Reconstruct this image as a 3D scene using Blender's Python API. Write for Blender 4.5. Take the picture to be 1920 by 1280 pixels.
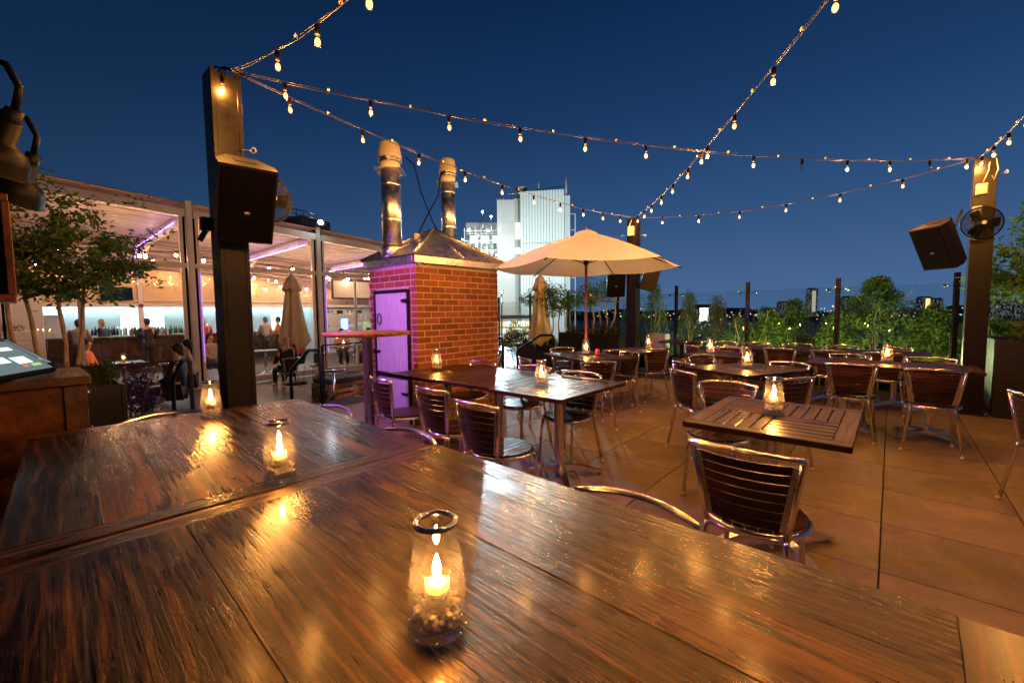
import bpy, math, random
from mathutils import Vector, Matrix
random.seed(11)
R = math.radians
for o in list(bpy.data.objects): bpy.data.objects.remove(o)
sc = bpy.context.scene
COL = sc.collection

# ------------------------------------------------------------------ camera
# world axes follow the paving grid: +X runs away to the right, +Y away to the left, camera eye at 1.35 m
cam = bpy.data.cameras.new('camera'); camo = bpy.data.objects.new('camera', cam); COL.objects.link(camo)
cam.sensor_width = 36.0; cam.lens = 810/1920*36; cam.clip_start = 0.03; cam.clip_end = 6000
hd, pt, rl = R(41.27), R(3.88), R(0.6)
F = Vector((math.cos(hd)*math.cos(pt), math.sin(hd)*math.cos(pt), -math.sin(pt)))
R0 = Vector((math.sin(hd), -math.cos(hd), 0)); U0 = R0.cross(F)
UP = U0*math.cos(rl)+R0*math.sin(rl); RT = R0*math.cos(rl)-U0*math.sin(rl)
m = Matrix((RT, UP, -F)).transposed().to_4x4(); m.translation = (0, 0, 1.35)
camo.matrix_world = m
sc.camera = camo

# ------------------------------------------------------------------ world: dusk sky
w = bpy.data.worlds.new('World'); sc.world = w; w.use_nodes = True
nt = w.node_tree; nd = nt.nodes; lk = nt.links
sky = nd.new('ShaderNodeTexSky'); sky.sky_type = 'NISHITA'; sky.sun_disc = False
sky.sun_elevation = R(-2.0); sky.sun_rotation = R(221); sky.ozone_density = 6
tc = nd.new('ShaderNodeTexCoord'); sp = nd.new('ShaderNodeSeparateXYZ'); lk.new(tc.outputs['Generated'], sp.inputs[0])
rp = nd.new('ShaderNodeValToRGB'); lk.new(sp.outputs['Z'], rp.inputs[0])
els = [(0.0, (.62, 1.3, 2.7)), (.10, (.42, .98, 2.18)), (.22, (.22, .68, 1.66)), (.38, (.085, .37, 1.02)), (.58, (.02, .17, .55)), (1.0, (.01, .09, .32))]
while len(rp.color_ramp.elements) < len(els): rp.color_ramp.elements.new(.5)
for e, (p, c) in zip(rp.color_ramp.elements, els): e.position = p; e.color = (*[x/3 for x in c], 1)
sc3 = nd.new('ShaderNodeVectorMath'); sc3.operation = 'SCALE'; sc3.inputs[3].default_value = 3; lk.new(rp.outputs[0], sc3.inputs[0])
ad = nd.new('ShaderNodeVectorMath'); ad.operation = 'ADD'; lk.new(sc3.outputs[0], ad.inputs[0]); lk.new(sky.outputs[0], ad.inputs[1])
# afterglow: the sky is brighter toward where the sun went down (off to the right)
dp = nd.new('ShaderNodeVectorMath'); dp.operation = 'DOT_PRODUCT'; lk.new(tc.outputs['Generated'], dp.inputs[0]); dp.inputs[1].default_value = (1, 0, 0)
ma = nd.new('ShaderNodeMath'); ma.operation = 'MULTIPLY_ADD'; ma.inputs[1].default_value = .6; ma.inputs[2].default_value = .60; ma.use_clamp = False; lk.new(dp.outputs['Value'], ma.inputs[0])
mc = nd.new('ShaderNodeClamp'); mc.inputs['Min'].default_value = .22; mc.inputs['Max'].default_value = 1.15; lk.new(ma.outputs[0], mc.inputs[0])
sg = nd.new('ShaderNodeVectorMath'); sg.operation = 'SCALE'; lk.new(ad.outputs[0], sg.inputs[0]); lk.new(mc.outputs[0], sg.inputs[3])
bg = nd['Background']; lk.new(sg.outputs[0], bg.inputs[0]); bg.inputs[1].default_value = 0.1

sun = bpy.data.lights.new('sun', 'SUN'); sun.energy = 0.012; sun.angle = R(12); sun.color = (.6, .75, 1)
suno = bpy.data.objects.new('sun', sun); COL.objects.link(suno); suno.rotation_euler = (R(75), 0, R(221))

sc.view_settings.view_transform = 'Standard'; sc.view_settings.look = 'None'
sc.view_settings.exposure = 0.0; sc.view_settings.gamma = 1.0; sc.view_settings.use_curve_mapping = False
sc.render.engine = 'CYCLES'
cy = sc.cycles
cy.use_denoising = True; cy.max_bounces = 7; cy.diffuse_bounces = 3; cy.glossy_bounces = 4; cy.transmission_bounces = 6
cy.transparent_max_bounces = 40; cy.caustics_reflective = False; cy.caustics_refractive = False
cy.sample_clamp_indirect = 4.0; cy.sample_clamp_direct = 0.0; cy.use_adaptive_sampling = True; cy.adaptive_threshold = 0.015
try: cy.use_light_tree = True
except Exception: pass

# ------------------------------------------------------------------ materials
MAT = {}
def mat(name):
    m = bpy.data.materials.new(name); m.use_nodes = True; MAT[name] = m
    n = m.node_tree.nodes; b = n['Principled BSDF']
    return m, n, m.node_tree.links, b
def ramp(n, l, src, stops):
    r = n.new('ShaderNodeValToRGB')
    while len(r.color_ramp.elements) < len(stops): r.color_ramp.elements.new(.5)
    for e, (p, c) in zip(r.color_ramp.elements, stops): e.position = p; e.color = (*c, 1) if len(c) == 3 else c
    l.new(src, r.inputs[0]); return r.outputs[0]
def coords(n, l, scale=(1, 1, 1), rnd=0, kind='Object'):
    t = n.new('ShaderNodeTexCoord'); mp = n.new('ShaderNodeMapping'); l.new(t.outputs[kind], mp.inputs[0]); mp.inputs['Scale'].default_value = scale
    if rnd:
        oi = n.new('ShaderNodeObjectInfo'); ml = n.new('ShaderNodeMath'); ml.operation = 'MULTIPLY'; ml.inputs[1].default_value = rnd; l.new(oi.outputs['Random'], ml.inputs[0])
        cb = n.new('ShaderNodeCombineXYZ'); [l.new(ml.outputs[0], cb.inputs[i]) for i in range(3)]; l.new(cb.outputs[0], mp.inputs['Location'])
    return mp.outputs[0]
def noise(n, l, vec, scale, detail=4, rough=.55, dist=0):
    x = n.new('ShaderNodeTexNoise'); x.inputs['Scale'].default_value = scale; x.inputs['Detail'].default_value = detail
    x.inputs['Roughness'].default_value = rough; x.inputs['Distortion'].default_value = dist; l.new(vec, x.inputs['Vector']); return x.outputs['Fac']
def mixc(n, l, f, a, b, mode='MIX'):
    x = n.new('ShaderNodeMix'); x.data_type = 'RGBA'; x.blend_type = mode
    for s, v in ((x.inputs[0], f), (x.inputs[6], a), (x.inputs[7], b)):
        if isinstance(v, (int, float)): s.default_value = v
        elif isinstance(v, tuple): s.default_value = (*v, 1)
        else: l.new(v, s)
    return x.outputs[2]
def mth(n, l, op, a, b=0.0):
    x = n.new('ShaderNodeMath'); x.operation = op
    for s, v in ((x.inputs[0], a), (x.inputs[1], b)):
        if isinstance(v, (int, float)): s.default_value = v
        else: l.new(v, s)
    return x.outputs[0]
def bump(n, l, b, h, strength=.3, dist=.01):
    x = n.new('ShaderNodeBump'); x.inputs['Strength'].default_value = strength; x.inputs['Distance'].default_value = dist
    l.new(h, x.inputs['Height']); l.new(x.outputs[0], b.inputs['Normal'])
def simple(name, col, rough=.5, metal=0.0, var=.25, nscale=8, bumps=0.0, rnd=7, spec=.5, bscale=60):
    m, n, l, b = mat(name)
    v = coords(n, l, (1, 1, 1), rnd); f = noise(n, l, v, nscale, 5)
    c0 = tuple(x*(1-var) for x in col); c1 = tuple(min(1, x*(1+var)) for x in col)
    l.new(ramp(n, l, f, [(.3, c0), (.7, c1)]), b.inputs['Base Color'])
    b.inputs['Metallic'].default_value = metal; b.inputs['Specular IOR Level'].default_value = spec
    l.new(ramp(n, l, noise(n, l, v, nscale*3, 4), [(.25, (max(0.02, rough*.75),)*3), (.75, (min(1, rough*1.25),)*3)]), b.inputs['Roughness'])
    if bumps: bump(n, l, b, noise(n, l, v, bscale, 4), bumps, .004)
    return m
def emit(name, col, strength, sample=True):
    m, n, l, b = mat(name); n.remove(b)
    e = n.new('ShaderNodeEmission'); e.inputs[0].default_value = (*col, 1); e.inputs[1].default_value = strength
    l.new(e.outputs[0], n['Material Output'].inputs[0])
    if not sample: m.cycles.emission_sampling = 'NONE'
    return m
def thinglass(name, tint=(.97, .98, .98), rough=.02, f0=.05, extra=0.0, dirt=0.0):
    m, n, l, b = mat(name); n.remove(b)
    t = n.new('ShaderNodeBsdfTransparent'); t.inputs[0].default_value = (*tint, 1)
    g = n.new('ShaderNodeBsdfGlossy'); g.inputs['Roughness'].default_value = rough
    lw = n.new('ShaderNodeLayerWeight'); lw.inputs[0].default_value = .35
    f = mth(n, l, 'ADD', mth(n, l, 'MULTIPLY', mth(n, l, 'POWER', lw.outputs['Facing'], 2.5), .75), f0)
    mx = n.new('ShaderNodeMixShader'); l.new(f, mx.inputs[0]); l.new(t.outputs[0], mx.inputs[1]); l.new(g.outputs[0], mx.inputs[2])
    out = mx.outputs[0]
    if extra or dirt:
        d = n.new('ShaderNodeBsdfTranslucent'); d.inputs[0].default_value = (.9, .85, .8, 1)
        m2 = n.new('ShaderNodeMixShader'); l.new(out, m2.inputs[1]); l.new(d.outputs[0], m2.inputs[2])
        v = coords(n, l, (1, 1, 1), 9); nn = noise(n, l, v, 9, 6, .65)
        l.new(mth(n, l, 'ADD', mth(n, l, 'MULTIPLY', nn, dirt), extra), m2.inputs[0]); out = m2.outputs[0]
    l.new(out, n['Material Output'].inputs[0]); return m
def leafmat(name, c0, c1, trans=.35, rough=.55):
    m, n, l, b = mat(name)
    g = n.new('ShaderNodeNewGeometry'); v = coords(n, l, (1, 1, 1), 5)
    f = mth(n, l, 'ADD', mth(n, l, 'MULTIPLY', noise(n, l, v, 3.5, 3), .6), mth(n, l, 'MULTIPLY', g.outputs['Random Per Island'], .5))
    c = ramp(n, l, f, [(.25, c0), (.85, c1)]); l.new(c, b.inputs['Base Color']); b.inputs['Roughness'].default_value = rough; b.inputs['Specular IOR Level'].default_value = .2
    t = n.new('ShaderNodeBsdfTranslucent'); l.new(c, t.inputs[0])
    mx = n.new('ShaderNodeMixShader'); mx.inputs[0].default_value = trans
    l.new(b.outputs[0], mx.inputs[1]); l.new(t.outputs[0], mx.inputs[2]); l.new(mx.outputs[0], n['Material Output'].inputs[0]); return m

# reclaimed plank table top: grain runs along local Y
def plankwood(name, dark, mid, light, rough=.26, bumpk=.35, gl=1.0, coat=.12, coatr=.18, stops=(.33, .5, .68), vein=.0, sawk=.8):
    m, n, l, b = mat(name)
    oi = n.new('ShaderNodeObjectInfo')
    v1 = coords(n, l, (7, .8, 7), 31); v2 = coords(n, l, (70, 2.2, 70), 17); v3 = coords(n, l, (2.6, .9, 2.6), 23); v4 = coords(n, l, (3.0, 170, 3.0), 13)
    a = noise(n, l, v1, 1.6, 5, .6, 1.3); g = noise(n, l, v2, 1.3, 6, .65, .3); s = noise(n, l, v3, 2.2, 4, .6)
    kn = n.new('ShaderNodeTexVoronoi'); kn.inputs['Scale'].default_value = 1.0; l.new(coords(n, l, (4.2, 1.7, 4.2), 41), kn.inputs['Vector'])
    knot = ramp(n, l, kn.outputs['Distance'], [(.05, (1, 1, 1)), (.16, (0, 0, 0))])
    f = mth(n, l, 'ADD', mth(n, l, 'MULTIPLY', a, .55), mth(n, l, 'MULTIPLY', g, .45))
    f = mth(n, l, 'ADD', f, mth(n, l, 'MULTIPLY', mth(n, l, 'SUBTRACT', oi.outputs['Random'], .5), .20))
    f = mth(n, l, 'SUBTRACT', f, mth(n, l, 'MULTIPLY', knot, .22))
    col = ramp(n, l, f, [(stops[0], dark), (stops[1], mid), (stops[2], light)])
    if vein:
        wv = n.new('ShaderNodeTexWave'); wv.wave_type = 'BANDS'; wv.bands_direction = 'X'; wv.inputs['Scale'].default_value = 3.0; wv.inputs['Distortion'].default_value = 16.0; wv.inputs['Detail'].default_value = 3; wv.inputs['Detail Scale'].default_value = .7; l.new(coords(n, l, (2.4, .35, 2.4), 29), wv.inputs['Vector'])
        vn = ramp(n, l, wv.outputs['Fac'], [(.80, (0, 0, 0)), (.97, (1, 1, 1))]); col = mixc(n, l, mth(n, l, 'MULTIPLY', vn, vein), col, light)
    stain = ramp(n, l, s, [(.36, (.13, .12, .11)), (.62, (1, 1, 1))])
    l.new(mixc(n, l, .9, col, stain, 'MULTIPLY'), b.inputs['Base Color'])
    l.new(ramp(n, l, mth(n, l, 'ADD', mth(n, l, 'MULTIPLY', g, .5), mth(n, l, 'MULTIPLY', s, .5)), [(.36, (rough*.55,)*3), (.64, (min(.9, rough*1.75),)*3)]), b.inputs['Roughness'])
    saw = mth(n, l, 'MULTIPLY', noise(n, l, v4, 1.0, 2, .5), ramp(n, l, noise(n, l, coords(n, l, (2.5, 1.3, 2.5), 7), 1.6, 2), [(.58, (0, 0, 0)), (.68, (1, 1, 1))]))
    pore = noise(n, l, coords(n, l, (1, .45, 1), 19), 150, 3, .6); g2 = mth(n, l, 'ADD', g, mth(n, l, 'MULTIPLY', pore, .55)); und = noise(n, l, coords(n, l, (1, .6, 1), 3), 9, 3, .5, .5)
    hgt = mth(n, l, 'ADD', mth(n, l, 'ADD', mth(n, l, 'ADD', g2, mth(n, l, 'MULTIPLY', und, .9)), mth(n, l, 'MULTIPLY', saw, sawk)), mth(n, l, 'MULTIPLY', a, .8))
    bump(n, l, b, hgt, bumpk, .006); b.inputs['Specular IOR Level'].default_value = .5*gl
    b.inputs['Specular Tint'].default_value = (1, .74, .40, 1); b.inputs['Coat Tint'].default_value = (1, .80, .55, 1); b.inputs['Coat Weight'].default_value = coat; b.inputs['Coat Roughness'].default_value = coatr
    return m
plankwood('table_wood', (.0018, .0007, .0003), (.017, .0064, .0014), (.16, .062, .0120), .235, .42, .85, .16, .14, (.44, .53, .64), .30, 1.0)
plankwood('table_wood_pale', (.008, .0032, .0009), (.045, .019, .0045), (.17, .075, .017), .34, .6, .8, .4, .2, (.40, .52, .66), .3)
plankwood('slat_wood', (.022, .0075, .004), (.055, .019, .010), (.11, .042, .022), .34, .1)
plankwood('top_wood', (.014, .0048, .0024), (.034, .0118, .0055), (.055, .020, .009), .34, .1, .5, .05, .2)
plankwood('cabinet_wood', (.045, .012, .004), (.10, .028, .009), (.16, .05, .016), .4, .2)
plankwood('oak', (.20, .09, .03), (.34, .17, .06), (.46, .25, .1), .42, .15)
plankwood('crate_wood', (.25, .13, .05), (.42, .24, .1), (.55, .34, .16), .55, .2)
plankwood('bar_wood', (.03, .013, .012), (.06, .026, .022), (.10, .045, .035), .4, .2)

simple('aluminium', (.78, .75, .72), .17, 1.0, .06, 14, .05)
simple('steel', (.55, .53, .5), .3, 1.0, .12, 6, .06)
simple('galvanised', (.70, .73, .78), .30, 1.0, .15, 5, .06)
simple('chrome', (.75, .72, .68), .1, 1.0, .05)
simple('black_metal', (.009, .009, .010), .40, 0, .3, 6, .05, spec=.3)
simple('black_plastic', (.0042, .004, .0042), .75, 0, .3, 20, .15, bscale=200, spec=.04)
simple('guard_black', (.004, .004, .0045), .3, 0, .3, 6, .03, spec=.22)
simple('speaker_shell', (.010, .009, .0085), .5, 0, .2, 20, .2, bscale=260, spec=.2)
simple('post_paint', (.0075, .0056, .0042), .36, 0, .25, 9, .12, bscale=60, spec=.3)
simple('white_plastic', (.7, .68, .64), .45, 0, .08)
simple('white_paint', (.84, .82, .80), .38, 0, .1, 4, .04)
simple('shade_white', (.55, .6, .66), .4, 0, .05)
simple('mortar', (.46, .36, .27), .85, 0, .25, 30, .5, bscale=90)
simple('fabric', (.66, .58, .47), .85, 0, .1, 3, .25, bscale=300)
simple('pebble', (.86, .80, .70), .6, 0, .12, 25)
m, n, l, b = mat('wax'); b.inputs['Base Color'].default_value = (.85, .66, .42, 1)
_t = n.new('ShaderNodeBsdfTranslucent'); _t.inputs[0].default_value = (.95, .72, .42, 1); _u = n.new('ShaderNodeBsdfTransparent'); _u.inputs[0].default_value = (1, .85, .6, 1)
_x = n.new('ShaderNodeMixShader'); _x.inputs[0].default_value = .55; l.new(b.outputs[0], _x.inputs[1]); l.new(_t.outputs[0], _x.inputs[2]); _y = n.new('ShaderNodeMixShader'); _y.inputs[0].default_value = .3; l.new(_x.outputs[0], _y.inputs[1]); l.new(_u.outputs[0], _y.inputs[2]); l.new(_y.outputs[0], n['Material Output'].inputs[0])
simple('concrete', (.40, .38, .35), .75, 0, .2, 3, .2)
simple('dark_fill', (.03, .026, .022), .85, 0, .3)
simple('soil', (.03, .02, .013), .95, 0, .4, 12, .6)
simple('planter_black', (.008, .0075, .008), .45, 0, .35, 5, .12)
simple('planter_grey', (.35, .37, .37), .4, 0.3, .15)
simple('bark', (.16, .11, .07), .85, 0, .35, 12, .6)
simple('lamp_black', (.0035, .0035, .004), .42, 0, .2, 6, .02, spec=.10)
simple('wire', (.035, .024, .015), .6, 0, .2)
simple('bark_pale', (.36, .27, .18), .8, 0, .3, 9, .5)
simple('museum_panel', (.70, .78, .78), .4, 0, .06, .06, spec=.3)
simple('museum_concrete', (.55, .56, .54), .6, 0, .12, .08, spec=.2)
simple('roof_slat', (.66, .55, .54), .3, 0, .1, 3)
simple('wall_white', (.72, .70, .70), .6, 0, .08, 2, .1)
simple('copper_panel', (.55, .40, .28), .32, .6, .15, 1.2)
simple('skin', (.55, .32, .22), .55, 0, .1)
simple('cloth_dark', (.014, .013, .018), .9, 0, .3)
simple('cloth_grey', (.30, .28, .28), .9, 0, .2)
simple('cloth_orange', (.60, .17, .07), .9, 0, .2)
simple('cloth_tan', (.42, .27, .18), .9, 0, .2)
simple('cloth_red', (.5, .04, .03), .9, 0, .2)
simple('hair_blond', (.75, .60, .40), .6, 0, .2)
simple('hair_dark', (.02, .014, .01), .6, 0, .3)
simple('cushion', (.06, .06, .065), .9, 0, .2)
simple('far_dark', (.012, .014, .016), .9, 0, .3, .01)
simple('far_wall', (.20, .18, .15), .8, 0, .2, .02)
simple('river', (.006, .009, .012), .5, 0, .2, .02)
simple('ground_dark', (.015, .017, .014), .9, 0, .3, .05)
simple('umbrella_pole', (.20, .07, .05), .4, 0, .2)
simple('bottle_green', (.02, .12, .03), .12, 0, .2)
simple('bottle_amber', (.32, .12, .01), .12, 0, .2)
simple('bottle_clear', (.45, .55, .6), .12, 0, .2)
simple('bottle_black', (.01, .01, .012), .15, 0, .2)
leafmat('leaf_myrtle', (.050, .095, .016), (.16, .27, .045), .5)
leafmat('leaf_shrub', (.030, .050, .012), (.10, .14, .035))
leafmat('leaf_tree', (.035, .065, .014), (.13, .20, .04), .5)
leafmat('leaf_bamboo', (.03, .055, .015), (.12, .17, .05), .45)
leafmat('flower_purple', (.03, .012, .06), (.09, .035, .17), .3)
leafmat('flower_pink', (.3, .02, .03), (.6, .08, .08), .3)
leafmat('leaf_fern', (.012, .030, .005), (.045, .085, .014), .3)
thinglass('jar_glass', (.965, .955, .935), .015, .09, .013, .003)
thinglass('jar_base', (.90, .90, .88), .02, .14, .05, .05)
thinglass('bulb_glass', (.99, .95, .88), .03, .06)
thinglass('pane_glass', (.93, .955, .95), .006, .06)
thinglass('guard_glass', (.90, .94, .93), .004, .03)
thinglass('votive_glass', (1, .92, .78), .05, .05, .03)
WARM = (1.0, .415, .082)
mf = emit('filament', (1.0, .44, .11), 2.3, False)     # the glowing core does not block the lamp at its centre
_n = mf.node_tree.nodes; _t = _n.new('ShaderNodeBsdfTransparent'); _a = _n.new('ShaderNodeAddShader'); _e = [x for x in _n if x.type == 'EMISSION'][0]
mf.node_tree.links.new(_e.outputs[0], _a.inputs[0]); mf.node_tree.links.new(_t.outputs[0], _a.inputs[1]); mf.node_tree.links.new(_a.outputs[0], _n['Material Output'].inputs[0])
emit('flame', (1.0, .44, .10), 1150.0)
emit('pergola_bulb', (1.0, .50, .22), 260.0)
emit('led_purple', (.55, .2, 1.0), 11.0)
emit('painted_edge_glow', (.5, .2, 1.0), 1.6)  # emission standing in for violet light reflected along the column edges
emit('led_white', (.66, .92, 1.0), 60.0)
emit('bar_glow', (.62, .90, 1.0), 3.0)
emit('museum_light', (.93, 1.0, .95), 30.0, False)
emit('museum_window', (1.0, .97, .86), 2.2, False)
emit('flood_lens', (.75, .9, 1.0), 60.0)
emit('city_white', (.8, .95, 1.0), 2.2, False)
emit('city_warm', (1.0, .5, .16), 2.2, False)
emit('city_pale', (1.0, .9, .7), .5, False)
emit('red_light', (1.0, .03, .02), 30.0, False)
emit('blue_led', (.05, .12, 1.0), 20.0)
emit('screen_grey', (.30, .38, .38), .55); emit('screen_white', (.75, .92, 1.0), 1.4); emit('screen_green', (.5, .9, .35), .9); emit('screen_orange', (1.0, .3, .1), .8)
emit('purple_lens', (.45, .12, 1.0), 40.0)
emit('window_warm', (1.0, .78, .42), 1.8, False); emit('window_cool', (.8, .95, 1.0), 2.6, False)

# brick: per-piece tint
m, n, l, b = mat('brick')
oi = n.new('ShaderNodeObjectInfo'); v = coords(n, l, (1, 1, 1), 11); f = noise(n, l, v, 22, 6, .7)
c = ramp(n, l, mth(n, l, 'ADD', mth(n, l, 'MULTIPLY', f, .5), mth(n, l, 'MULTIPLY', oi.outputs['Random'], .5)), [(.15, (.13, .034, .015)), (.42, (.22, .058, .022)), (.65, (.275, .076, .029)), (.9, (.36, .118, .048))])
l.new(c, b.inputs['Base Color']); b.inputs['Roughness'].default_value = .8; bump(n, l, b, noise(n, l, v, 120, 5), .5, .004)
# porcelain paving
m, n, l, b = mat('paver')
v = coords(n, l, (1, 1, 1), 37); f = noise(n, l, v, 3.4, 9, .72, .9); f2 = noise(n, l, v, 120, 5, .7)
oi = n.new('ShaderNodeObjectInfo')
f3 = mth(n, l, 'ADD', mth(n, l, 'MULTIPLY', f, .8), mth(n, l, 'ADD', mth(n, l, 'MULTIPLY', f2, .26), mth(n, l, 'MULTIPLY', oi.outputs['Random'], .12)))
l.new(ramp(n, l, f3, [(.38, (.080, .054, .027)), (.56, (.165, .114, .060)), (.80, (.29, .21, .12))]), b.inputs['Base Color'])
l.new(ramp(n, l, f, [(.3, (.52,)*3), (.7, (.75,)*3)]), b.inputs['Roughness']); bump(n, l, b, f2, .25, .003)
# brushed oven door
m, n, l, b = mat('door_metal')
v = coords(n, l, (1, 9, 1.2), 3); f = noise(n, l, v, 5, 7, .7, .8); f2 = noise(n, l, coords(n, l, (1, 1, 1)), 4, 5)
l.new(ramp(n, l, f, [(.3, (.42, .42, .43)), (.7, (.66, .66, .67))]), b.inputs['Base Color']); b.inputs['Metallic'].default_value = .12
l.new(ramp(n, l, f2, [(.3, (.42,)*3), (.7, (.62,)*3)]), b.inputs['Roughness'])
# umbrella canopy: lets some light through
m, n, l, b = mat('canopy')
v = coords(n, l, (1, 1, 1)); f = noise(n, l, v, 260, 3); f2 = noise(n, l, v, 2.2, 4)
c = ramp(n, l, f2, [(.3, (.66, .67, .71)), (.7, (.74, .75, .79))]); l.new(c, b.inputs['Base Color']); b.inputs['Roughness'].default_value = .9; bump(n, l, b, f, .2, .002)
t = n.new('ShaderNodeBsdfTranslucent'); l.new(c, t.inputs[0]); mx = n.new('ShaderNodeMixShader'); mx.inputs[0].default_value = .2
l.new(b.outputs[0], mx.inputs[1]); l.new(t.outputs[0], mx.inputs[2]); l.new(mx.outputs[0], n['Material Output'].inputs[0])
# glazed white brick wall behind the bar and far lower paving: pieces too small to tell apart
m, n, l, b = mat('glazed_brick')
bt = n.new('ShaderNodeTexBrick'); l.new(coords(n, l, (1, 1, 1)), bt.inputs['Vector']); bt.inputs['Scale'].default_value = 5
bt.inputs['Color1'].default_value = (.78, .80, .80, 1); bt.inputs['Color2'].default_value = (.66, .70, .71, 1); bt.inputs['Mortar'].default_value = (.45, .48, .5, 1); bt.inputs['Mortar Size'].default_value = .012
l.new(bt.outputs[0], b.inputs['Base Color']); b.inputs['Roughness'].default_value = .3
m, n, l, b = mat('lower_paving')
bt = n.new('ShaderNodeTexBrick'); l.new(coords(n, l, (1, 1, 1)), bt.inputs['Vector']); bt.inputs['Scale'].default_value = 1.5; bt.offset = 0
bt.inputs['Color1'].default_value = (.075, .058, .048, 1); bt.inputs['Color2'].default_value = (.095, .072, .058, 1); bt.inputs['Mortar'].default_value = (.03, .03, .03, 1); bt.inputs['Mortar Size'].default_value = .006; bt.inputs['Row Height'].default_value = .5
l.new(bt.outputs[0], b.inputs['Base Color']); b.inputs['Roughness'].default_value = .5
# fan guard / far city windows
m, n, l, b = mat('city_windows'); n.remove(b)
vv = coords(n, l, (.5, .5, .30)); vo = n.new('ShaderNodeTexVoronoi'); vo.inputs['Scale'].default_value = 1; l.new(vv, vo.inputs['Vector'])
wn = n.new('ShaderNodeTexWhiteNoise'); l.new(vo.outputs['Position'], wn.inputs['Vector'])
e = n.new('ShaderNodeEmission'); l.new(ramp(n, l, wn.outputs['Value'], [(.0, (1, .6, .25)), (.5, (1, .85, .6)), (1, (.7, .9, 1))]), e.inputs[0])
l.new(mth(n, l, 'MULTIPLY', ramp(n, l, wn.outputs['Value'], [(.62, (0, 0, 0)), (.7, (1, 1, 1))]), .16), e.inputs[1])
d = n.new('ShaderNodeBsdfDiffuse'); d.inputs[0].default_value = (.03, .032, .036, 1); a2 = n.new('ShaderNodeAddShader'); l.new(e.outputs[0], a2.inputs[0]); l.new(d.outputs[0], a2.inputs[1]); l.new(a2.outputs[0], n['Material Output'].inputs[0]); m.cycles.emission_sampling = 'NONE'

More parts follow.
